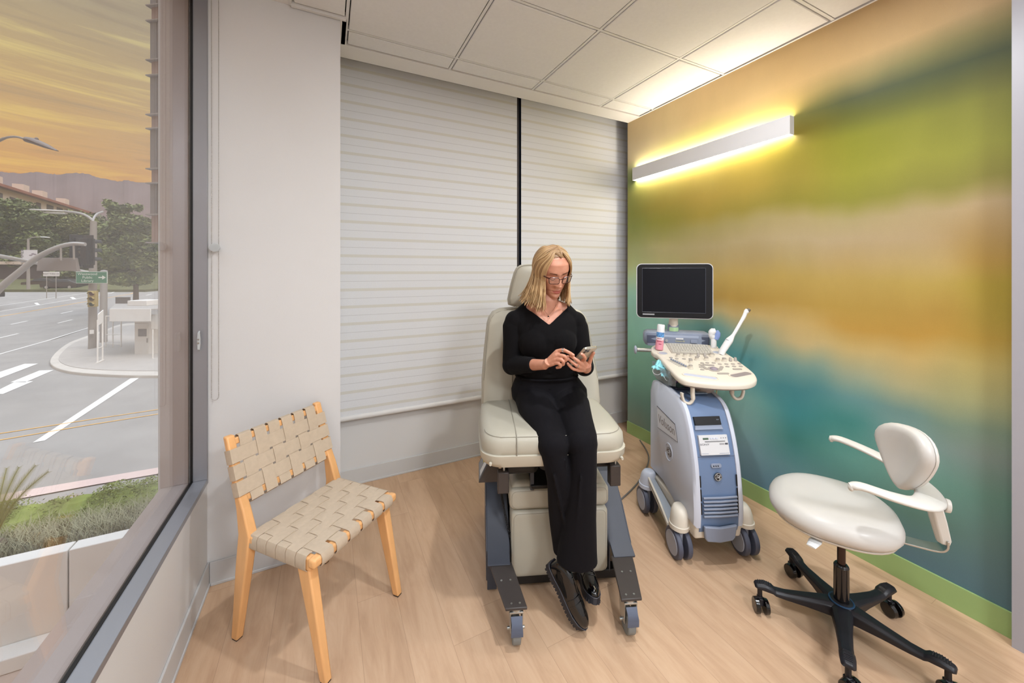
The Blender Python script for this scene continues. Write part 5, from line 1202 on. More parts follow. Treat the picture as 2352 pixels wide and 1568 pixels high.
for k in range(8):
    y=.052-.0125*k; x=-.195+.0075*k*.9
    g=G(); g.box((0,-.0008,0),(.062,.0008,.001),km(x+.0,y)); kb_(g,'slider_track',M_INK,K)
    g=G(); g.box((-.004,-.004,0),(.004,.004,.010),km(x+.026+.003*k*.6,y)); kb_(g,'slider_knob',M_UG,K,bev=.001)
# hand grips
g=G(); P=roundrect(.155,.030,.014,6); g.prism(P,-.0005,.0006,km(-.062,-.150)@Matrix.Rotation(R(-12),4,'Z')); kb_(g,'left_grip_recess',mat('grip_shadow_blue',(176,182,200),.5),K)
g=G(); P=roundrect(.120,.036,.017,6); g.prism(P,-.0005,.0006,km(.145,-.098)@Matrix.Rotation(R(30),4,'Z')); kb_(g,'right_grip_recess',mat('grip_shadow',(134,126,126),.6),K)
for (x,y,L_,W_,rt) in ((-.062,-.150,.165,.040,-12),(.145,-.098,.130,.046,30)):
    g=G(); P=roundrect(L_,W_,W_*.45,6); g.tube([km(x,y)@Matrix.Rotation(R(rt),4,'Z')@Vector((a_,b_2,.0005)) for a_,b_2 in P],.0035,6,wrap=True); kb_(g,'grip_rim',M_UC,K)
# cup holders
for x,y,rr_ in ((-.200,.150,.028),(-.220,.225,.028),(.112,.205,.026),(.118,.295,.022)):
    g=G(); g.lathe([(rr_,.0006),(rr_*.8,.001),(rr_*.1,.0008)],24,km(x,y)); kb_(g,'holder_recess',M_HUB,K)
    g=G(); ring=[km(x,y)@Vector((rr_*math.cos(2*PI*k/28),rr_*math.sin(2*PI*k/28),.001)) for k in range(28)]; g.tube(ring,.003,6,wrap=True); kb_(g,'holder_rim',M_UC,K)
# rear housing
g=G(); rings=[]
for x,s_ in ((-.288,.55),(-.280,.85),(-.262,1),(-.20,1.04),(.04,1.04),(.10,1),(.114,.85),(.118,.6)):
    cz=.982; h_=.047*s_; d_=.05*s_; yc=.405
    rings.append([(x,yc-d_,cz-h_),(x,yc-d_*1.1,cz),(x,yc-d_,cz+h_*.8),(x,yc-d_*.6,cz+h_),(x,yc+d_,cz+h_),(x,yc+d_*1.1,cz),(x,yc+d_,cz-h_)])
g.loft(rings); kb_(g,'rear_housing',M_UG,K,ang=40)
g=G(); g.loft([[(-.172,.345,.93),(.052,.345,.93),(.052,.36,.93),(-.172,.36,.93)],[(-.182,.335,1.0),(.045,.335,1.0),(.045,.37,1.0),(-.182,.37,1.0)],[(-.182,.345,1.012),(.045,.345,1.012),(.045,.39,1.012),(-.182,.39,1.012)]]); kb_(g,'rear_face',M_UG,K,bev=.004)
for x0,x1 in ((-.270,-.205),(.062,.108)):
    g=G(); g.box((x0,.3495,.955),(x1,.353,1.005)); kb_(g,'speaker_grille',M_UGD,K,bev=.006)
g=G(); g.cyl((-.152,.340,.976),(-.152,.331,.976),.009,n=20); kb_(g,'power_button',mat('button_silver',(170,172,178),.3,metal=.4),K)
g=G(); g.box((-.095,.3325,.986),(-.050,.342,.996)); kb_(g,'white_tag',M_LAB,K)
text('Voluson E6',.0125,'lettering',mat('gold_lettering',(196,192,130),.3),K,(-.070,.3315,.975),(R(90),0,0),ext=.0003)
g=G(); g.box((-.006,.3325,.966),(.032,.343,.986)); kb_(g,'side_button',M_UG,K,bev=.001)
# push handle left
g=G(); g.cyl((-.262,.20,.935),(-.350,.17,.940),.0115,n=18); kb_(g,'push_handle',mat('brushed_handle',(186,184,180),.25,metal=.7),K)
g=G(); g.ell((-.358,.167,.940),(.010,.024,.026),16,12); kb_(g,'handle_cap',M_HUB,K)
# monitor
g=G(); g.cyl((-.100,.40,1.02),(-.100,.40,1.075),.034,n=28); kb_(g,'monitor_column',M_UG,K,bev=.002)
g=G(); g.cyl((-.100,.395,1.07),(-.100,.38,1.135),.030,.026,n=28); kb_(g,'monitor_neck',M_UC,K)
g=G(); g.tube([(-.128+.056*k/6*1.0,.40-.0345*math.sin(PI*(.22+.56*k/6)),1.045) for k in range(7)],[(.0006,.013)]*7,4); kb_(g,'green_tag',mat('green_sticker',(170,206,158),.6),K)
MC_=(-.108,.32,1.300); W_,H_=.462,.356
def rr3(w,h,r,y): return [(MC_[0]+x,y,MC_[2]+z) for x,z in roundrect(w,h,r,6)]
g=G(); g.loft([rr3(W_-.06,H_-.06,.02,.375),rr3(W_-.01,H_-.01,.03,.350),rr3(W_,H_,.032,.338),rr3(W_,H_,.032,.322)]); kb_(g,'monitor_shell',M_LAB,K,ang=50)
g=G(); g.loft([rr3(W_-.008,H_-.008,.029,.3225),rr3(W_-.010,H_-.010,.029,.317)]); kb_(g,'monitor_bezel',mat('matte_black_bezel',(17,18,22),.5,spec=.3),K,bev=.002)
g=G(); g.box((MC_[0]-.193,.3150,MC_[2]-.137),(MC_[0]+.183,.3172,MC_[2]+.146)); kb_(g,'screen',mat('dark_screen_glass',(6,9,18),.35,spec=.25),K)
g=G(); 
x0,x1,z0,z1=MC_[0]-.195,MC_[0]+.185,MC_[2]-.139,MC_[2]+.148
for a_,b_2 in (((x0,z0),(x1,z0)),((x1,z0),(x1,z1)),((x1,z1),(x0,z1)),((x0,z1),(x0,z0))): g.tube([(a_[0],.3165,a_[1]),(b_2[0],.3165,b_2[1])],.0018,6)
kb_(g,'screen_rim',mat('screen_rim_grey',(60,64,76),.3),K)
g=G(); g.box((MC_[0]-.193,.3155,MC_[2]-.158),(MC_[0]-.120,.3168,MC_[2]-.149)); kb_(g,'monitor_label',mat('silver_label',(150,152,156),.4),K)
# underside hooks and centre column
g=G(); g.cyl((-.02,-.02,.76),(-.02,-.02,.875),.055,.075,n=28); kb_(g,'swivel_column',M_UT,K)
def hook(x,y,s=1):
    g=G(); P=cat([(x,y,.865),(x,y,.80),(x,y-.004,.768),(x-.018*s,y-.006,.748),(x-.042*s,y-.006,.756),(x-.052*s,y-.006,.785),(x-.052*s,y-.006,.80)],4)
    g.tube(P,[(.011,.016)]*8+[(.008,.014)]*(len(P)-8),12); kb_(g,'cable_hook',M_UC,K,ang=60)
hook(-.105,-.185); hook(.118,-.05,-1)
g=G(); g.tube(cat([(.05,.06,.86),(.052,.08,.80),(.05,.10,.74),(.07,.2,.5),(.06,.26,.2)],6),.004,8); kb_(g,'cream_cable',mat('cream_cable',(206,190,150),.5),K)
g=G(); g.tube(cat([(.085,.06,.86),(.083,.09,.80),(.085,.11,.72),(.09,.2,.52),(.08,.28,.2)],6),.004,8); kb_(g,'cream_cable',bpy.data.materials['cream_cable'],K)
# clear side bin
g=G(); P=[(-.262,.150),(-.256,.045),(-.205,-.085),(-.165,-.10),(-.165,.16)]
ro=[Vector((x,y,0)) for x,y in P]; n5=len(ro); ce=Vector((-.2,.04,0))
rin=[c_+(ce-c_)*.06 for c_ in ro]
g.loft([[c_+Vector((0,0,.880)) for c_ in ro],[ce+(c_-ce)*.9+Vector((0,0,.800)) for c_ in ro],[ce+(c_-ce)*.86+Vector((0,0,.803)) for c_ in ro],[c_+Vector((0,0,.880)) for c_ in rin]],True,False)
g.add([ce+(c_-ce)*.9+Vector((0,0,.8)) for c_ in ro],[tuple(range(n5))])
kb_(g,'clear_bin',mat('smoky_clear_plastic',(150,162,166),.1,alpha=.5),K,ang=20)
# ---------------- things resting on the machine
Kw=Matrix.Translation((1.887,1.393,0))@Matrix.Rotation(R(-40),4,'Z')
def kworld(x,y,z): return Kw@Vector((x,y,z))
# gel bottle
gt=thing('gel_bottle','pink and white spray bottle standing on the left of the console','bottle',kworld(-.215,.205,kz_(.205)+.002),R(-40)); gt.rotation_euler=(R(-2),R(5),R(-40))
g=G(); g.lathe([(.021,0),(.0235,.003),(.0235,.06),(.0237,.075)],28); g.build('pink_bottom',mat('pink_gel',(226,150,166),.25),gt)
g=G(); g.lathe([(.0237,.075),(.0237,.115),(.0232,.118)],28); lb=g.build('white_body',mat('bottle_white',(222,222,226),.35),gt)
g=G(); g.lathe([(.0225,.118),(.0225,.152),(.020,.157),(.006,.158)],28); g.build('cap',mat('frosted_cap',(224,226,230),.3),gt)
def label_patch(z0,z1,a0,a1,m,nm):
    g=G(); n=14; r=.0240
    A_=[(r*math.cos(R(a0+(a1-a0)*k/n)),r*math.sin(R(a0+(a1-a0)*k/n)),z0) for k in range(n+1)]; B_=[(x,y,z1) for x,y,_ in A_]
    g.add(A_+B_,[(k,k+1,n+2+k,n+1+k) for k in range(n)]); return g.build(nm,m,gt)
label_patch(.080,.110,-170,-30,mat('blue_cloud_label',(88,140,196),.5,var=.5,vscale=60),'blue_label')
label_patch(.062,.076,-170,-30,mat('white_label',(224,214,220),.5),'white_label')
for z in (.069,.052,.036): label_patch(z,z+.004,-140+ (30 if z<.05 else 0),-70,mat('maroon_print',(150,50,80),.6),'label_print')
# small convex probe
pt=thing('ultrasound_probe','short rounded white probe with blue stripe in its console holder','probe',kworld(.118,.295,kz_(.295)),R(-40))
g=G(); g.tube(cat([(0,0,.0),(0,0,.045),(-.004,.0,.062),(-.012,-.002,.080),(-.006,-.004,.098),(.008,-.004,.103)],4),[(.017,.014)]*8+[(.019,.016)]*6+[(.022,.018)]*4+[(.017,.014)]*3,18); g.build('probe_body',mat('probe_white',(226,228,230),.3),pt)
g=G(); g.tube([(.010,-.006,.052),(.019,-.006,.072),(.020,-.006,.088),(.012,-.006,.104)],[(.012,.016),(.012,.018),(.012,.018),(.010,.014)],16); g.build('probe_lens',mat('probe_blue_stripe',(130,152,204),.4),pt)
# long endocavity probe
A_=kworld(.130,.185,kz_(.185)); pt=thing('ultrasound_probe','long slender white probe angled up from the right console holder','probe',A_,R(-26.2))
g=G(); g.tube([(0,0,-.002),(.006,0,.016),(.032,0,.055),(.047,0,.078)],[(.020,.016),(.021,.018),(.022,.019),(.023,.019)],22); hb=g.build('probe_handle',mat('probe_white2',(228,230,232),.3),pt)
g=G(); ring=[(.047+.0235*math.cos(t)*.86,.0195*math.sin(t),.078-.0235*math.cos(t)*.5) for t in [2*PI*k/24 for k in range(24)]]; g.tube(ring,.0012,5,wrap=True); g.build('handle_seam',M_UG,hb)
g=G(); g.tube(cat([(.047,0,.078),(.062,0,.098),(.082,0,.128),(.112,0,.180),(.136,0,.222),(.146,0,.246),(.158,0,.262)],4),[(.023,.019)]*2+[(.021,.018),(.018,.016),(.015,.014),(.012,.012),(.010,.010)]+[(.0095,.0095)]*8+[(.0105,.0105)]*6+[(.013,.013)]*4,18); g.build('probe_shaft',bpy.data.materials['probe_white2'],pt)
g=G(); g.cyl((.157,-.004,.258),(.166,-.004,.268),.0115,.0095,n=18); g.build('probe_tip',mat('probe_tip_grey',(90,84,76),.4),pt)
# masks in the bin (soft pleated things)
for k,(dx,dy,dz,rz_,lab) in enumerate(((.0,.0,.0,20,'light blue face mask draped over the rim of the clear bin, topmost'),(.022,-.035,-.022,50,'light blue face mask lower in the clear bin, toward the console'))):
    c=kworld(-.215+dx,.055+dy,.878+dz); mt=G(); n=14; mm=10; vs=[]
    for i in range(n+1):
        for j in range(mm+1):
            u,v=i/n-.5,j/mm-.5
            vs.append((u*.125,v*.085,.010*math.sin(u*9+k)+.006*math.sin(v*38)+.016*math.cos(u*3)*math.cos(v*3)-.10*max(0,abs(u)-.35)))
    mt.add(vs,[(i*(mm+1)+j,(i+1)*(mm+1)+j,(i+1)*(mm+1)+j+1,i*(mm+1)+j+1) for i in range(n) for j in range(mm)])
    o=mt.build('face_mask',mat('aqua_mask',(146,214,226),.8,var=.06,vscale=30),loc=c,rot=(R(8),R(-10),R(rz_))); o.modifiers.new('t','SOLIDIFY').thickness=.0015
    tag(o,lab,'face mask')
    g=G(); g.tube(cat([(-.062,.03,-.002),(-.085,.02,-.018),(-.09,-.01,-.02),(-.062,-.03,-.002)],5),.0012,5); g.build('ear_loop',M_LAB,o)
# purple foil-wrapped items in the top recess
for k,(px,py,lab,col) in enumerate(((-.085,.055,'crinkled purple foil wrapper in the dark recess under the console',(176,130,206)),(.0,.06,'silvery foil wrapper beside the purple one under the console',(150,150,176)))):
    c,s=math.cos(R(-21.8)),math.sin(R(-21.8)); w=Vector((1.81+px*c-py*s,1.41+px*s+py*c,.812))
    g=G(); rnd=random.Random(30+k); me_r=(.030,.024,.020) if k==0 else (.042,.018,.016)
    nv,nu=9,12; rings=[]
    for i in range(nv+1):
        t=-PI/2+.08+(PI-.16)*i/nv; rings.append([(me_r[0]*math.cos(t)*math.cos(2*PI*j/nu)*rnd.uniform(.75,1.2),me_r[1]*math.cos(t)*math.sin(2*PI*j/nu)*rnd.uniform(.75,1.2),me_r[2]*math.sin(t)) for j in range(nu)])
    g.loft(rings); g.smooth=False
    o=g.build('foil_wrapper',mat('crumpled_foil',col,.25,metal=.75),loc=w,rot=(0,0,R(20))); tag(o,lab,'wrapper')
# ================================================================ PERSON (seated on the exam chair; all coordinates in the exam-chair frame)
PE=thing('person','person in black v-neck sweater and flared trousers sitting cross-ankled, looking at a phone','person',(.98,1.52,0),R(-21.2))
_a=R(-21.2); _er=(math.cos(_a),math.sin(_a)); _eb=(-math.sin(_a),math.cos(_a))
def EL(p): dx,dy=p.x-.98,p.y-1.52; return Vector((dx*_er[0]+dy*_er[1],dx*_eb[0]+dy*_eb[1],p.z))
_c0=EL(Vector((0,0,CAMH)))
def ep(px,py,y):
    q=EL(at(px,py,1.0)); d=q-_c0; return _c0+d*((y-_c0.y)/d.y)
def skin_mat(name):
    N=NT(name); tc=N.n('TexCoord'); n=N.n('TexNoise',Scale=28,Detail=5); N.l(tc.outputs['Object'],n.inputs['Vector'])
    n2=N.n('TexNoise',Scale=7,Detail=2); N.l(tc.outputs['Object'],n2.inputs['Vector'])
    c=N.ramp(n.outputs['Fac'],[(.3,rgb(188,132,106)),(.7,rgb(206,152,126))]); c=N.mix(N.math('MULTIPLY',n2.outputs['Fac'],.35),c,rgb(200,132,112))
    N.l(c,N.b.inputs['Base Color']); N.b.inputs['Roughness'].default_value=.48; N.b.inputs['Subsurface Weight'].default_value=.12; N.b.inputs['Subsurface Radius'].default_value=(.01,.004,.002)
    N.b.inputs['Subsurface Scale'].default_value=.6
    return N.m
M_SKIN=skin_mat('fair_skin')
M_KNIT=mat('black_knit',(14,13,15),.9,spec=.15,sheen=.02,bump=.3,bscale=700)
M_TROU=mat('black_twill',(17,16,20),.88,spec=.15,sheen=.015,bump=.2,bscale=600)
# ---- head in its own space: face looks to -Y
HR=Matrix.Rotation(R(15),4,'Z')@Matrix.Rotation(R(25),4,'X')@Matrix.Rotation(R(-4),4,'Y')
HO=Vector((-.014,.016,1.434)); HM=Matrix.Translation(HO)@HR
HP=[(-.119,.010,-.070,-.050),(-.113,.026,-.083,-.035),(-.10,.039,-.087,-.01),(-.08,.050,-.085,.02),(-.06,.058,-.086,.05),(-.04,.064,-.086,.07),(-.02,.068,-.087,.082),(0,.071,-.087,.09),(.03,.073,-.092,.095),(.06,.071,-.086,.09),(.085,.060,-.068,.075),(.10,.045,-.048,.055),(.112,.018,-.018,.025)]
def hprof(z):
    z=max(HP[0][0],min(HP[-1][0],z))
    for i in range(len(HP)-1):
        a,b=HP[i],HP[i+1]
        if z<=b[0]:
            t=(z-a[0])/(b[0]-a[0]); t=t*t*(3-2*t)*.4+t*.6
            return [a[k]+(b[k]-a[k])*t for k in (1,2,3)]
def ga(x,z,cx,cz,sx,sz): return math.exp(-((x-cx)/sx)**2/2-((z-cz)/sz)**2/2)
def disp(x,z):
    d=0; ax=abs(x)
    t=max(0,min(1,(.012-z)/.050)); sx=.0065+.0045*t
    if z>-.052: d+=(.005+.0235*t**1.2)*math.exp(-(x/sx)**2/2)*(1 if z<.012 else max(0,1-(z-.012)/.014))*(1 if z>-.036 else max(0,1-((-.036-z)/.013)**1.5))
    d+=.008*ga(ax,z,.0125,-.041,.0055,.0055)
    d-=.011*ga(ax,z,.031,.002,.014,.009); d+=.0065*ga(ax,z,.031,-.004,.010,.007)
    d+=.004*ga(ax,z,.030,.019,.017,.006); d+=.005*ga(ax,z,.046,-.026,.018,.014)
    d-=.003*ga(ax,z,.024,-.058,.006,.014)
    d+=.0065*ga(x,z,0,-.0655,.016,.0042)+.0070*ga(x,z,0,-.0775,.014,.0046)-.0050*ga(x,z,0,-.0712,.020,.0016)
    d-=.0035*ga(x,z,0,-.087,.016,.004); d+=.005*ga(x,z,0,-.102,.013,.010)
    return d
def headpt(az,z): # az 0 = +x, -90 = front
    w,f,b=hprof(z); c,s=math.cos(az),math.sin(az)
    x=w*math.copysign(abs(c)**.92,c); y=(-f if s<0 else b)*math.copysign(abs(s)**(.78 if s<0 else .95),s)
    if s<0: y-=disp(x,z)*min(1,abs(s)*1.4)**2
    return x,y
def facey(x,z):
    w,f,b=hprof(z); c=min(.999,(abs(x)/w)**(1/.92)); s=math.sqrt(1-c*c)
    return f*s**.78-disp(x,z)*min(1,s*1.4)**2
body=G()
NR,NA=110,150; rings=[]
for i in range(NR+1):
    z=HP[0][0]+(HP[-1][0]-HP[0][0])*i/NR
    rings.append([(*headpt(2*PI*j/NA,z),z) for j in range(NA)])
body.loft(rings,M=HM)
for s in (-1,1): body.tube([(s*.069,.012,-.032),(s*.076,.014,-.012),(s*.077,.018,.012),(s*.072,.016,.022)],[(.006,.004),(.012,.006),(.012,.006),(.006,.004)],12,M=HM)
def hp(x,y,z): return HM@Vector((x,y,z))
NB=Vector((-.034,.055,1.235))
# neck, torso
nk=[hp(0,.025,-.045),hp(0,.020,-.085),Vector((-.030,.045,1.285)),NB+Vector((0,0,.01)),Vector((-.034,.06,1.18))]
body.tube(nk,[(.050,.052),(.050,.050),(.050,.050),(.058,.056),(.08,.065)],28,up=Vector((0,1,0)))
def ring(z,cx,cy,rx,ry,n=36,e=2.3,tilt=0):
    o=[]
    for j in range(n):
        t=2*PI*j/n; c,s=math.cos(t),math.sin(t); q=1/((abs(c)**e+abs(s)**e)**(1/e)); o.append((cx+rx*c*q,cy+ry*s*q,z+tilt*s*q*ry))
    return o
def torso(g,o=0.0,top=True,extra=0):
    T=[(.765,-.015,.085,.140,.085),(.80,-.012,.085,.155,.095),(.85,-.018,.085,.150,.095),(.90,-.026,.082,.134,.092),(.95,-.030,.078,.130,.094),(1.0,-.031,.072,.131,.097),(1.06,-.032,.064,.137,.104),(1.11,-.033,.060,.143,.102),(1.15,-.034,.060,.150,.092),(1.185,-.034,.062,.152,.078),(1.215,-.034,.064,.135,.064),(1.24,-.034,.064,.100,.055),(1.258,-.034,.062,.060,.045)]
    g.loft([ring(z,cx,cy,rx+o,ry+o) for z,cx,cy,rx,ry in T])
    for s in (-1,1):
        g.ell((-.034+s*.058,.022,1.088),(.078+o,.074+o,.080+o),20,14)
    for s in (-1,1): g.ell(((-.188 if s<0 else .118),.062,1.184 if s<0 else 1.176),(.042+o,.043+o,.044+o),20,14)
    sh={-1:Vector((-.192,.062,1.188)),1:Vector((.122,.062,1.180))}
    for s in (-1,1):
        g.tube([Vector((-.034+s*.03,.062,1.262)),Vector((-.034+s*.085,.062,1.238)),sh[s]+Vector((-s*.01,0,.000))],[.034+o,.036+o,.034+o],18)
    return sh
sh=torso(body,0)
EL_={-1:Vector((-.204,.045,.972)),1:Vector((.150,.030,.962))}
WR={-1:ep(1253,837,-.150),1:ep(1347,846,-.138)}
def arm(g,s,o=0,end=1.0):
    a,b,w=sh[s],EL_[s],WR[s]
    g.tube([a+Vector((0,0,-.006)),a+Vector((s*.006,0,-.03)),a.lerp(b,.5),b+Vector((0,.004,.02)),b+Vector((0,-.004,-.008))],[.036+o,.041+o,.039+o,.036+o,.035+o],20)
    m=b.lerp(w,.35); e=b.lerp(w,end)
    P=[b+Vector((0,.006,.004)),b.lerp(w,.2*end),b.lerp(w,.5*end),e]; r0=[.037,.037,.034-.006*end,.030-.0085*end]
    g.tube(P,[x+o for x in r0],20)
    g.ell(b,(.038+o,.038+o,.038+o),16,12)
for s in (-1,1): arm(body,s,0)
# legs inside the trousers, feet inside the shoes
KN={-1:Vector((-.066,-.262,.722)),1:Vector((.060,-.270,.732))}
HPJ={-1:Vector((-.095,.075,.825)),1:Vector((.066,.075,.825))}
AK={1:ep(1306,1278,-.240),-1:ep(1332,1270,-.19)}
for s in (-1,1):
    body.tube([HPJ[s],HPJ[s].lerp(KN[s],.5),KN[s]],[.068,.056,.044],18); body.ell(KN[s],(.044,.044,.044))
    body.tube([KN[s],KN[s].lerp(AK[s],.3),KN[s].lerp(AK[s],.7),AK[s]],[.044,.040,.032,.026],16)
# hands ------------------------------------------------------------
def finger(g,pts,r0=.0082,r1=.0064):
    P=cat(pts,4); n=len(P); g.tube(P,[r0+(r1-r0)*i/(n-1) for i in range(n)],14); g.ell(P[-1],(r1*.98,r1*.98,r1*.98),12,8); g.ell(P[0],(r0,r0,r0),12,8)
# pointing hand (left in the picture)
w=WR[-1]
pa=G()
body.tube([EL_[-1].lerp(w,.85),w,w+(ep(1262,830,-.165)-w)*.9],[(.0225,.019),(.0215,.0175),(.026,.019)],18)
mcp=[ep(1281,806,-.178),ep(1280,815,-.186),ep(1277,825,-.187),ep(1273,834,-.182)]
for m,rr in zip(mcp,(.0105,.0105,.010,.0095)):
    body.tube([w.lerp(m,.05),w.lerp(m,.45),m],[.013,.0135,rr],14)
for a_,b_ in ((0,1),(1,2),(2,3)):
    for t in (.35,.7): body.ell(w.lerp((mcp[a_]+mcp[b_])/2,t),(.012,.012,.014),12,8)
finger(body,[mcp[0],ep(1294,804,-.196),ep(1307,809.5,-.208),ep(1317,815.5,-.206)],.0088,.0066)
finger(body,[mcp[1],ep(1297,818,-.206),ep(1300,827,-.198),ep(1291,829,-.180)],.0086,.0066)
finger(body,[mcp[2],ep(1291,827,-.208),ep(1294,836,-.200),ep(1285,838,-.182)],.0084,.0066)
finger(body,[mcp[3],ep(1284,834.5,-.202),ep(1287,842,-.196),ep(1279,844,-.180)],.0078,.006)
finger(body,[ep(1262,828,-.150),ep(1280,822,-.150),ep(1294,822,-.170),ep(1304,819,-.190)],.0105,.0072)
# holding hand (right in the picture)
w=WR[1]
ph_TL=ep(1342,799,-.240); ph_BL=ep(1299,840,-.142); Lax=(ph_BL-ph_TL); Wv=(ep(1371,795.5,-.216)-ph_TL).normalized(); Lp=(Lax-Wv*Lax.dot(Wv)).normalized()
Nb=Lp.cross(Wv).normalized()
if Nb.dot(_c0-ph_TL)<0: Nb=-Nb   # the back faces the viewer
body.tube([EL_[1].lerp(w,.8),w,ep(1345,838,-.168)],[(.0225,.020),(.0215,.018),(.025,.017)],18)
kb2=[ep(1338,827,-.198),ep(1333,834,-.200),ep(1330,842,-.196),ep(1326,849,-.186)]
for m,rr in zip(kb2,(.0105,.0105,.010,.0095)):
    body.tube([w.lerp(m,.1),w.lerp(m,.55),m],[.014,.014,rr],14)
for a_,b_ in ((0,1),(1,2),(2,3)):
    for t in (.4,.75): body.ell(w.lerp((kb2[a_]+kb2[b_])/2,t),(.012,.012,.014),12,8)
finger(body,[kb2[0],ep(1344,824,-.220),ep(1340,816,-.235),ep(1335.5,812.5,-.236)],.0082,.0062)   # index propping the back
finger(body,[kb2[1],ep(1328,829,-.212),ep(1317,821.5,-.205),ep(1310,817,-.196)],.0084,.0064)
finger(body,[kb2[2],ep(1323,838,-.208),ep(1312,829.5,-.200),ep(1305,824,-.190)],.0082,.0063)
finger(body,[kb2[3],ep(1317,847,-.200),ep(1308.5,840,-.194),ep(1303.5,834,-.186)],.0074,.0058)
finger(body,[ep(1352,838,-.158),ep(1356,827,-.172),ep(1359,818,-.186),ep(1364,810,-.200)],.0100,.0066)  # thumb on the far edge
def remeshed(g,name,m,parent,vox,smooth_it=3,cut=None,solid=0):
    o=g.build('tmp_'+name,m,None,ang=180)
    r=o.modifiers.new('r','REMESH'); r.mode='VOXEL'; r.voxel_size=vox; r.use_smooth_shade=True
    if smooth_it: s=o.modifiers.new('s','SMOOTH'); s.factor=.5; s.iterations=smooth_it
    dg=bpy.context.evaluated_depsgraph_get(); dg.update(); me=bpy.data.meshes.new_from_object(o.evaluated_get(dg)); COL.objects.unlink(o); bpy.data.objects.remove(o)
    if cut:
        bm=bmesh.new(); bm.from_mesh(me); bmesh.ops.delete(bm,geom=[f for f in bm.faces if cut(f.calc_center_median())],context='FACES')
        bmesh.ops.delete(bm,geom=[v for v in bm.verts if not v.link_faces],context='VERTS')
        for _ in range(14):
            nb={}
            for v in bm.verts:
                if v.is_boundary:
                    q=[e.other_vert(v) for e in v.link_edges if e.is_boundary]
                    if len(q)==2: nb[v]=(q[0].co+q[1].co)*.25+v.co*.5
            for v,c_ in nb.items(): v.co=c_
        bm.to_mesh(me); bm.free()
    for p in me.polygons: p.use_smooth=True
    me.name=name; q=bpy.data.objects.new(name,me); COL.objects.link(q); q.parent=parent
    if solid: so=q.modifiers.new('t','SOLIDIFY'); so.thickness=solid; so.offset=1
    return q
bo=remeshed(body,'body',M_SKIN,PE,.0022,2)
# ---- face details -------------------------------------------------
def fpatch(name,m,inside,x0,x1,z0,z1,nx,nz,off):
    g=G(); idx={}; vs=[]
    for i in range(nx+1):
        for j in range(nz+1):
            x=x0+(x1-x0)*i/nx; z=z0+(z1-z0)*j/nz
            idx[i,j]=len(vs); vs.append(hp(x,facey(x,z)-off,z))
    fs=[(idx[i,j],idx[i+1,j],idx[i+1,j+1],idx[i,j+1]) for i in range(nx) for j in range(nz) if inside(x0+(x1-x0)*(i+.5)/nx,z0+(z1-z0)*(j+.5)/nz)]
    g.add(vs,fs); return g.build(name,m,PE,ang=180)
M_LIP=mat('rose_lips',(178,96,88),.4)
def lipin(x,z):
    ax=abs(x); 
    if ax>.0225: return False
    k=1-(ax/.0225)**2
    up=-.0710+.0085*k**.8-(.0016 if ax<.003 else 0); lo=-.0712-.0100*k
    return lo<z<up and abs(z+.0712)>.0004
fpatch('lips',M_LIP,lipin,-.024,.024,-.084,-.060,48,48,.0011)
fpatch('mouth_line',mat('mouth_shadow_line',(96,44,40),.7),lambda x,z: abs(z+.0712+.00*abs(x))<.0009*(1.2-abs(x)/.022),-.021,.021,-.0735,-.069,30,16,.0019)
M_BROW=mat('brow_brown',(98,62,44),.8)
for s in (-1,1):
    def bi(x,z,s=s):
        u=(s*x-.014)/.032; zc=.0185+.0045*math.sin(min(1,max(0,u))*PI*.75); return 0<u<1 and abs(z-zc)<.0031*(1-.6*u)
    fpatch('eyebrow',M_BROW,bi,min(s*.012,s*.048),max(s*.012,s*.048),.012,.028,40,24,.0009)
    def li(x,z,s=s):
        u=(s*x-.0175)/.0275; zc=-.0045-.0052*math.sin(min(1,max(0,u))*PI); return 0<u<1 and abs(z-zc)<.00115
    fpatch('lash_line',mat('dark_lashes',(46,32,28),.7),li,min(s*.016,s*.047),max(s*.016,s*.047),-.014,.002,44,24,.0012)
    def lo(x,z,s=s):
        u=(s*x-.019)/.025; q=math.sin(min(1,max(0,u))*PI); return 0<u<1 and -.0045+.0005*q< z< -.0025+.008*q
    fpatch('eyelid',mat('eyelid_tint',(186,118,96),.5),lo,min(s*.018,s*.046),max(s*.018,s*.046),-.007,.008,30,20,.0007)
    g=G(); g.tube([hp(s*.006+.0*z_,facey(s*.006,-.0445)-.0006,-.0455) for z_ in (0,1)]if False else [hp(s*.0045,facey(s*.0045,-.0462)-.0002,-.0462),hp(s*.0085,facey(s*.0085,-.0455)-.0002,-.0455)],[(.0014,.0009)]*2,8); g.build('nostril',mat('nostril_dark',(110,52,42),.8),PE)
# ---- glasses ------------------------------------------------------
M_RIM=mat('tortoise_rim',(66,27,20),.25,var=.4,vscale=90,coat=.4)
GLS=bpy.data.objects.new('glasses',None); COL.objects.link(GLS); GLS.parent=PE
gy=-.109
g=G()
for s in (-1,1):
    P=roundrect(.047,.032,.009,5,s*.0315,-.004)
    P=[(x*1.0+(.0015*s if z>0 else -.001*s),z) for x,z in P]
    g=G(); g.tube([hp(x,gy+.011*(abs(x)/.055)**2,z) for x,z in P],[(.0018,.0024)]*len(P),8,wrap=True); g.build('rim',M_RIM,GLS)
    g=G(); n=len(P); g.add([hp(x,gy+.011*(abs(x)/.055)**2,z) for x,z in P],[tuple(range(n))]); g.build('lens',mat('thin_lens',(230,232,235),.03,alpha=.05),GLS)
    g=G(); g.tube(cat([hp(s*.055,gy+.010,.008),hp(s*.066,-.085,.008),hp(s*.074,-.04,.006),hp(s*.079,.01,.004),hp(s*.078,.03,-.012)],4),[(.0015,.0032)]*17,8); g.build('temple',M_RIM,GLS)
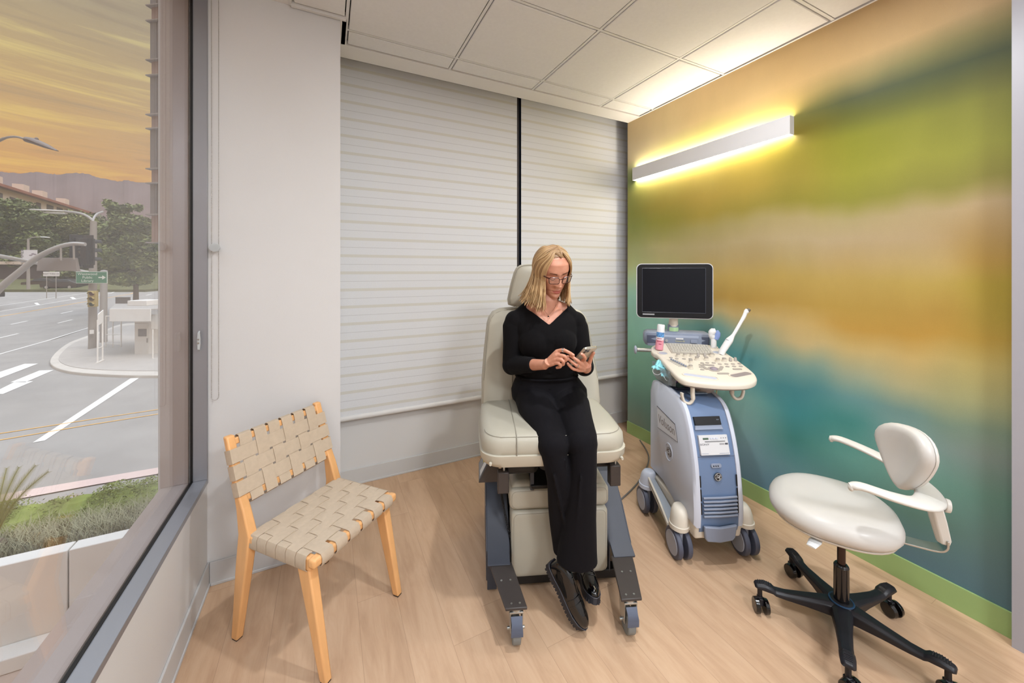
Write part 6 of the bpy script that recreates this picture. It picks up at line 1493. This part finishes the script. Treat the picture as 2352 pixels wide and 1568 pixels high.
g=G(); g.tube(cat([hp(-.0085,gy,.002),hp(0,gy-.002,.0045),hp(.0085,gy,.002)],4),.0018,8); g.build('bridge',M_RIM,GLS)
# ---- hair -----------------------------------------------------------
def hair_mat():
    N=NT('blonde_hair'); a=N.n('VertexColor'); a.layer_name='tone'; sp=N.n('SeparateColor'); N.l(a.outputs[0],sp.inputs[0])
    c=N.ramp(sp.outputs[0],[(.0,rgb(104,76,52)),(.3,rgb(150,118,82)),(.6,rgb(188,156,112)),(1.0,rgb(218,190,148))])
    c=N.mix(N.math('MULTIPLY',sp.outputs[1],.75),c,rgb(116,84,58))
    N.l(c,N.b.inputs['Base Color']); N.b.inputs['Roughness'].default_value=.45; N.b.inputs['Specular IOR Level'].default_value=.35
    return N.m
rnd=random.Random(5)
def skull(az,el,k=1.0): # az 0 front (-Y), +90 = +X
    return Vector((.0795*k*math.sin(az)*math.cos(el),.004-.099*k*math.cos(az)*math.cos(el),.018+.099*k*math.sin(el)))
H=G(); tones=[]
vs=[];fs=[];na,ne=96,24
def elmin(az):
    az=az if az<PI else az-2*PI; f=abs(math.degrees(az))
    return 50-(f/40)**2*13 if f<62 else max(-38,50-(62/40)**2*13-(f-62)*6)
for i in range(ne+1):
    for j in range(na):
        az=2*PI*j/na; e0=elmin(az); vs.append(hp(*skull(az,R(e0+(89-e0)*i/ne),1.035-.02*(1-i/ne)**3)))
for i in range(ne):
    for j in range(na): fs.append((i*na+j,i*na+(j+1)%na,(i+1)*na+(j+1)%na,(i+1)*na+j))
H.add(vs,fs); tones+=[(.25,.5)]*len(vs)
def lock(side,az,t,w,endz,flare,curl=0,lift=1.0,dark=0):
    fr=R(46)+t*R(92)
    root=Vector((.010,.004-.1015*math.cos(fr)*1.0,.018+.1035*math.sin(fr)))
    a=side*az
    P=[root]
    for e_,k_ in ((60,1.075),(40,1.092),(18,1.105),(-2,1.112),(-16,1.115)):
        f=(60-e_)/76; aa=a*(.50+.50*min(1,f*1.5)) if t<.4 else a*(.75+.25*min(1,f*1.4))
        P.append(skull(aa,R(e_),k_*lift))
    W=[HM@p for p in P]; last=W[-1]; out=Vector((last.x-HO.x,last.y-HO.y,0)).normalized()
    z0=last.z; n=6; ph_=rnd.uniform(0,6.3)
    side_=Vector((-out.y,out.x,0))
    for i in range(1,n+1):
        f=i/n; W.append(Vector((last.x,last.y,0))+out*(flare*f**1.3+(curl*f**4))+side_*(.004*math.sin(ph_+f*4)*f)+Vector((0,0,z0+(endz-z0)*f)))
    C=cat(W,4); m=len(C); k0=len(H.v)
    H.tube(C,[(w*(.55+.45*min(1,i/6))*(1 if i<m*.62 else max(.22,1-((i-m*.62)/(m*.38))**2*.8)),w*.45*(1 if i<m*.75 else .45)) for i in range(m)],6)
    tn=min(1,max(0,rnd.gauss(.58,.22)))
    for i in range(m): tones.extend([(min(1,max(0,tn+.10*(i/m-.4))),max(0,1-i/9)*.9)]*6)
for k in range(300):
    u=k/299; az=R(54+u*122)+rnd.uniform(-.06,.06); t=min(1,u*1.02+rnd.uniform(0,.14))
    z_=1.250+.048*min(1,u*2.2)+rnd.uniform(-.013,.015); lock(-1,az,t,rnd.uniform(.0042,.0068),z_,.010+.034*min(1,u*2.5)+rnd.uniform(-.004,.012),rnd.choice((0,0,.018,-.010,.006)),1+rnd.uniform(-.022,.016))
for k in range(230):
    u=k/229; az=R(58+u*116)+rnd.uniform(-.06,.06); t=min(1,u*1.02+rnd.uniform(0,.14))
    z_=1.268+.022*min(1,u*2.2)+rnd.uniform(-.012,.013); lock(1,az,t,rnd.uniform(.0040,.0062),z_,-.006+.010*min(1,u*2.0)+rnd.uniform(-.004,.008),rnd.choice((0,.010,-.010,.004)),1+rnd.uniform(-.022,.012))
for k in range(44):
    lock(-1,R(46+k*.5),rnd.uniform(0,.12),.0052,1.236+rnd.uniform(0,.05),.000+k*.0004,rnd.uniform(-.008,.004),1.0+rnd.uniform(-.02,.018))
for k in range(36): lock(1,R(50+k*.5),rnd.uniform(0,.12),.0048,1.268+rnd.uniform(0,.04),-.012+k*.0003,rnd.uniform(-.004,.004),1.0+rnd.uniform(-.02,.015))
ho=H.build('hair',hair_mat(),PE,ang=180)
ca=ho.data.color_attributes.new('tone','FLOAT_COLOR','POINT'); buf=[]
for a_,b_ in tones: buf+=[a_,b_,0,1]
ca.data.foreach_set('color',buf)
# ---- sweater ----------------------------------------------------------
sw_=G(); o_=.0065
torso(sw_,o_)
arm(sw_,-1,o_+.002,.66); arm(sw_,1,o_+.002,.84)
b0=EL_[-1]; 
for k in range(6):   # soft sleeve folds
    p=b0.lerp(WR[-1],.02+.05*k); sw_.ell(p+Vector((-.006,.004,-.004)),(.040,.036,.012),14,8,rot=Euler((.5,.9,0)))
    p=b0.lerp(sh[-1],.02+.05*k); sw_.ell(p,(.0435,.0435,.010),14,8,rot=Euler((.3*(-1)**k,.35,0)))
    p=EL_[1].lerp(sh[1],.02+.05*k); sw_.ell(p,(.0430,.0430,.010),14,8,rot=Euler((.3*(-1)**k,-.3,0)))
for k in range(5):
    sw_.tube([(-.17,.02,.885+.026*k),(-.03,-.022+.004*(k%2),.872+.026*k),(.115,.02,.888+.026*k)],[.006,.009,.006],8)
def vcut(c):
    dx=abs(c.x+.034)
    if c.z<1.165 or dx>.104: return False
    if c.y<.055: return c.z>1.174+.84*dx-.9*dx*dx
    return c.z>1.248
so=remeshed(sw_,'sweater',M_KNIT,PE,.0036,14,cut=vcut,solid=.0015)
# ---- trousers ------------------------------------------------------------
tr=G()
tr.loft([ring(z,cx,cy,rx,ry) for z,cx,cy,rx,ry in ((.772,-.012,.09,.165,.095),(.80,-.010,.088,.190,.118),(.84,-.014,.086,.190,.120),(.88,-.022,.084,.168,.112),(.905,-.026,.083,.152,.108),(.915,-.027,.083,.148,.106))])
for s in (-1,1):
    a,b=HPJ[s],KN[s]
    tr.tube([a+Vector((0,.03,-.01)),a.lerp(b,.3)+Vector((s*.006,0,-.004)),a.lerp(b,.65),b+Vector((0,.02,.004)),b+Vector((0,-.012,-.004))],[(.096,.082),(.090,.076),(.076,.068),(.066,.060),(.056,.052)],24)
    tr.ell(b+Vector((-s*.004,-.002,-.006)),(.064,.056,.058),20,14); tr.tube([a.lerp(b,.5)+Vector((-s*.02,0,.0)),b+Vector((-s*.014,.03,-.004)),b+Vector((-s*.012,.0,-.05))],[.06,.05,.046],18)
kr=KN[1]; hr_=ep(1325,1287,-.262)
hl=ep(1308,1256,-.20)
def legtube(k,P,r): 
    n_=cat(P,5); m=len(n_); rr=[]
    for i in range(m):
        q=i/(m-1)*(len(r)-1); a=int(min(len(r)-2,q)); t=q-a; rr.append((r[a][0]*(1-t)+r[a+1][0]*t,r[a][1]*(1-t)+r[a+1][1]*t))
    tr.tube(n_,rr,28,up=Vector((0,1,0)))
legtube(1,[kr+Vector((0,-.004,-.01)),ep(1338,1100,-.285),ep(1332,1190,-.278),hr_],[(.055,.056),(.056,.056),(.066,.058),(.086,.062)])
legtube(-1,[KN[-1]+Vector((0,-.004,-.012)),ep(1284,1100,-.262),ep(1292,1180,-.225),hl],[(.053,.055),(.050,.050),(.058,.048),(.072,.052)])
# long soft folds
for A_,B_,r in ((ep(1262,1055,-.332),ep(1300,1225,-.275),.006),(ep(1300,1050,-.315),ep(1290,1180,-.290),.006),(ep(1335,1060,-.345),ep(1318,1260,-.322),.005),(ep(1362,1050,-.325),ep(1358,1290,-.300),.005),(ep(1245,960,-.16),ep(1290,1020,-.30),.006),(ep(1300,950,-.10),ep(1320,1010,-.29),.006)):
    tr.tube([A_,A_.lerp(B_,.5)+Vector((.003,-.003,0)),B_],[.002,r,.002],8)
remeshed(tr,'trousers',M_TROU,PE,.0042,9)
g=G(); g.tube(ring(.912,-.027,.083,.153,.110),.006,8,wrap=True); g.build('waistband',M_TROU,PE)
# ---- shoes ---------------------------------------------------------------
M_PAT=mat('black_patent',(6,6,8),.10,coat=.5,bump=.12,bscale=22); M_SOLE=mat('black_lug_sole',(38,38,44),.6)
def shoe(T0,T1,up,label,sc=1.0):
    X_=(T1-T0).normalized(); Z_=(up-X_*up.dot(X_)).normalized(); Y_=Z_.cross(X_)
    L=(T1-T0).length/.275
    M=Matrix(((X_.x*L,Y_.x*L,Z_.x*L,T0.x),(X_.y*L,Y_.y*L,Z_.y*L,T0.y),(X_.z*L,Y_.z*L,Z_.z*L,T0.z),(0,0,0,1)))
    def hw(x):
        t=x/.275
        pts=[(0,.020),(.05,.029),(.2,.032),(.4,.031),(.6,.037),(.75,.039),(.88,.032),(.96,.019),(1,.008)]
        for a,b in zip(pts,pts[1:]):
            if t<=b[0]: return a[1]+(b[1]-a[1])*(t-a[0])/(b[0]-a[0])
        return .01
    N=46; side=[(x,hw(x)) for x in [.275*i/N for i in range(N+1)]]
    outl=side+[(x,-y) for x,y in reversed(side)]
    g=G(); g.loft([[(x,y,.004) for x,y in outl],[(x,y*1.05,.012) for x,y in outl],[(x,y*1.05,.030) for x,y in outl],[(x*.995,y*.98,.032) for x,y in outl]],M=M)
    for i in range(1,19):
        x=.275*i/19.5; y=hw(x)
        for s in (-1,1): g.box((x-.0048,s*(y-.004)-.006,-.001),(x+.0048,s*(y-.004)+.006,.014),M)
    so_=g.build('shoe_sole',M_SOLE,PE,bev=.001)
    g=G(); g.tube([(x,y*1.03,.032) for x,y in outl],[.0018]*len(outl),6,M=M,wrap=True); g.build('welt',mat('welt_grey',(70,70,76),.5),so_)
    sec=[(.004,.020,.060),(.015,.027,.078),(.04,.032,.088),(.075,.031,.086),(.105,.031,.077),(.135,.034,.064),(.165,.037,.054),(.195,.038,.048),(.225,.035,.042),(.248,.028,.034),(.264,.018,.024),(.272,.008,.013)]
    g=G(); rings=[]
    for x,w,h in sec: rings.append([(x,w*math.copysign(abs(math.cos(t))**.8,math.cos(t)),.030+h*(max(0,math.sin(t))**.8) if math.sin(t)>=0 else .028) for t in [2*PI*k/28 for k in range(28)]])
    g.loft(rings,M=M); up_=g.build('shoe_upper',M_PAT,PE,sub=1)
    for k in range(4):
        x=.088+.014*k; h=.030+ (.083-.0055*k*1.6)
        g=G(); g.tube([(x,-.014,h-.012),(x+.002,0,h+.0015),(x,.014,h-.012)],[.0022]*3,6,M=M); g.build('shoe_lace',mat('black_lace',(20,20,22),.5),up_)
    for x,h in ((.150,.030+.060),(.172,.030+.053)):
        g=G(); P=[(x+.006*math.cos(t),.040*math.sin(t)*.9,.032+(h-.032)*max(0,math.cos(t))**.8*1.0) for t in [R(-78+156*k/12) for k in range(13)]]; g.tube(P,.0018,6,M=M); g.build('toe_crease',M_PAT,up_)
shoe(ep(1258,1292,-.205),ep(1337,1447,-.325),Vector((.62,-.75,.62)),'front shoe')
shoe(ep(1336,1318,-.085),ep(1366,1392,-.315),Vector((.12,-.45,1.0)),'rear shoe')
# ---- necklace, rings -------------------------------------------------------
nc=cat([ep(1243,697,.010),ep(1247,707,-.006),ep(1253,716,-.020),ep(1259.5,723,-.028),ep(1266,717,-.022),ep(1273,708,-.008),ep(1278,699,.006)],4)
g=G(); g.tube(nc,.0008,6); nk_=g.build('necklace',mat('fine_gold_chain',(150,110,90),.3,metal=.8),PE)
p=ep(1259.5,727,-.033); g=G(); g.ell(p+Vector((0,0,.002)),(.0035,.002,.005),12,10); g.build('pendant_stone',mat('dark_stone',(24,26,28),.1),nk_)
g=G(); g.tube([p+Vector((.0062*math.sin(t),-.001,-.002-.0075*math.cos(t))) for t in [2*PI*k/18 for k in range(18)]],.0008,6,wrap=True); g.build('pendant_ring',mat('rose_gold',(214,150,120),.25,metal=.8),nk_)
M_SILV=mat('polished_silver',(220,224,232),.12,metal=1)
def fring(c,d,r,name,w=.0022):
    d=d.normalized(); x,y=frame_from(d); g=G(); n=24
    rings=[]
    for o in (-w,w): rings.append([c+d*o+(x*math.cos(2*PI*k/n)+y*math.sin(2*PI*k/n))*(r+.0006) for k in range(n)])
    for o in (w,-w): rings.append([c+d*o+(x*math.cos(2*PI*k/n)+y*math.sin(2*PI*k/n))*(r-.0012) for k in range(n)])
    g.loft(rings,wrap=True,cap=False); return g.build(name,M_SILV,PE)
a_=mcp[0]; b_=ep(1294,804,-.196); c_=ep(1307,809.5,-.212)
fring(b_,c_-a_,.0088,'silver_ring',.0035)
a_=kb2[2]; b_=ep(1323,838,-.208); fring(a_.lerp(b_,.75),b_-a_,.0088,'slim_ring',.0015)
# finger nails
for c,d in ((ep(1316,814.2,-.2125),None),(ep(1311,817.2,-.2025),None),(ep(1306,824.2,-.1965),None),(ep(1304.5,834,-.192),None),(ep(1336,813,-.2425),None)):
    g=G(); g.ell(c,(.0044,.0016,.0036),12,8); g.build('finger_nail',mat('pale_nail',(226,176,160),.25),PE)
# ---- phone (held, a thing of its own) ---------------------------------------
W_ph=.0715; L_ph=.146
cen=ph_TL+Lp*L_ph/2+Wv*W_ph/2-Nb*.0
Mw=PE.matrix_basis.copy() if False else Matrix.Translation((.98,1.52,0))@Matrix.Rotation(_a,4,'Z')
PM=Mw@Matrix(((Wv.x,-Lp.x,Nb.x,cen.x),(Wv.y,-Lp.y,Nb.y,cen.y),(Wv.z,-Lp.z,Nb.z,cen.z),(0,0,0,1)))
pht=thing('smartphone','silver smartphone held up in the seated person\'s hands, camera side showing','phone')
pht.matrix_world=PM
def flat(g,w,l,r,z0,z1): 
    P=roundrect(w,l,r,6); g.loft([[(x*.985,y*.99,z0) for x,y in P],[(x,y,z0+.0012) for x,y in P],[(x,y,z1-.0012) for x,y in P],[(x*.985,y*.99,z1) for x,y in P]])
g=G(); flat(g,W_ph,L_ph,.011,-.0039,.0039); g.build('phone_body',mat('silver_phone_edge',(190,190,180),.2,metal=.85),pht,ang=50)
g=G(); g.prism(roundrect(W_ph-.004,L_ph-.004,.009,6),.0038,.0043); g.build('back_glass',mat('champagne_back',(206,202,184),.15,coat=.5),pht)
g=G(); g.prism(roundrect(W_ph-.005,L_ph-.005,.009,6),-.0044,-.0038); g.build('phone_screen',mat('phone_screen_glass',(30,36,46),.1,coat=.5),pht)  # plain dark screen colour
cm=G(); cm.prism(roundrect(.030,.032,.007,5,-.014,L_ph/2-.022),.0043,.0056); cmo=cm.build('camera_bump',mat('camera_bump_grey',(150,148,140),.2),pht,bev=.0005)
for x,y in ((-.021,L_ph/2-.014),(-.021,L_ph/2-.030),(-.007,L_ph/2-.022)):
    g=G(); g.cyl((x,y,.0056),(x,y,.0066),.0055,n=20); g.build('camera_lens',mat('lens_black',(16,16,20),.08),cmo)
# ================================================================ LIGHTS + CAMERA
downlight(1.02,.71,34,.10,'round recessed ceiling light over the middle of the room',(.96,.98,1))
downlight(-.0,-.5,22,.34,'round recessed ceiling light behind the camera, window side',(.92,.97,1.03))
downlight(1.7,-.6,11,.26,'round recessed ceiling light behind the camera, mural side',(.96,.98,1))
downlight(1.60,1.10,15,.14,'unseen fill light added in the ceiling near the ultrasound machine',(.96,.98,1))  # added lamp, brightens the far corner of the room
downlight(1.02,-1.73,102,.7,'large round recessed ceiling light at the rear of the room',(.93,.97,1.02))
cd=bpy.data.cameras.new('camera'); cam=bpy.data.objects.new('camera',cd); COL.objects.link(cam)
cam.location=(0,0,CAMH); cam.rotation_euler=(R(90),0,-YAW)
cd.sensor_width=36; cd.lens=FPX/2352*36; cd.shift_y=-(784-HZ)/2352; cd.clip_start=.02; cd.clip_end=3000
S=bpy.context.scene; S.camera=cam
S.view_settings.view_transform='Standard'; S.view_settings.look='None'; S.view_settings.gamma=1; S.view_settings.use_curve_mapping=False
S.view_settings.exposure=-0.42
# sky --------------------------------------------------------------
W=bpy.data.worlds.new('sunset_sky'); S.world=W; W.use_nodes=True; nt=W.node_tree
class WN(NT):
    def __init__(s,nt): s.nt=nt
N=WN(nt); bg=nt.nodes['Background']
tc=N.n('TexCoord'); sp=N.n('SeparateXYZ'); N.l(tc.outputs['Generated'],sp.inputs[0])
el=sp.outputs[2]
mp=N.n('Mapping'); mp.inputs['Scale'].default_value=(1.5,1.5,19); mp.inputs['Rotation'].default_value=(R(1),R(-1),0); N.l(tc.outputs['Generated'],mp.inputs[0])
n1=N.n('TexNoise',Scale=1.5,Detail=8,Roughness=.58,Distortion=.7); N.l(mp.outputs[0],n1.inputs['Vector'])
mpb=N.n('Mapping'); mpb.inputs['Scale'].default_value=(3.2,3.2,46); mpb.inputs['Rotation'].default_value=(R(1),R(1),0); N.l(tc.outputs['Generated'],mpb.inputs[0])
n2=N.n('TexNoise',Scale=1.6,Detail=6,Roughness=.6,Distortion=1.0); N.l(mpb.outputs[0],n2.inputs['Vector'])
f=N.math('ADD',N.math('MULTIPLY',n1.outputs['Fac'],.68),N.math('MULTIPLY',n2.outputs['Fac'],.36))
base=N.ramp(N.math('MULTIPLY_ADD',el,1.3,.12),[(.0,rgb(150,140,135)),(.13,rgb(222,140,96)),(.26,rgb(236,160,84)),(.40,rgb(232,182,118)),(.55,rgb(216,184,132)),(.68,rgb(198,182,152)),(.80,rgb(200,188,160)),(1.0,rgb(196,196,196))])
cloud=N.ramp(N.math('MULTIPLY_ADD',el,1.3,.12),[(.1,rgb(190,130,105)),(.3,rgb(190,140,92)),(.5,rgb(180,156,128)),(.75,rgb(172,154,138)),(1.0,rgb(170,165,165))])
bright=N.ramp(N.math('MULTIPLY_ADD',el,1.3,.12),[(.12,rgb(240,165,105)),(.35,rgb(252,202,110)),(.52,rgb(244,214,136)),(.72,rgb(228,218,168)),(1.0,rgb(225,225,215))])
c=N.mix(N.ramp(f,[(.36,(.75,.75,.75)),(.50,(0,0,0))]),base,cloud)
c=N.mix(N.ramp(f,[(.54,(0,0,0)),(.64,(1,1,1))]),c,bright)
N.l(c,bg.inputs[0]); bg.inputs[1].default_value=1.2
hi=N.ramp(el,[(.54,(0,0,0)),(.7,(1,1,1))]); c=N.mix(hi,c,(2.4,2.7,3.2,1)); N.l(c,bg.inputs[0])  # unseen upper sky made bright and bluish to light the whole scene
L=bpy.data.lights.new('street_fill','SUN'); L.energy=2.6; L.angle=R(25); L.color=(1,.93,.86)  # lamp added to brighten the street; dusk has no direct sunlight
o=bpy.data.objects.new('street_fill',L); COL.objects.link(o); o.rotation_euler=Vector((-.45,.45,-.77)).to_track_quat('-Z','Y').to_euler()
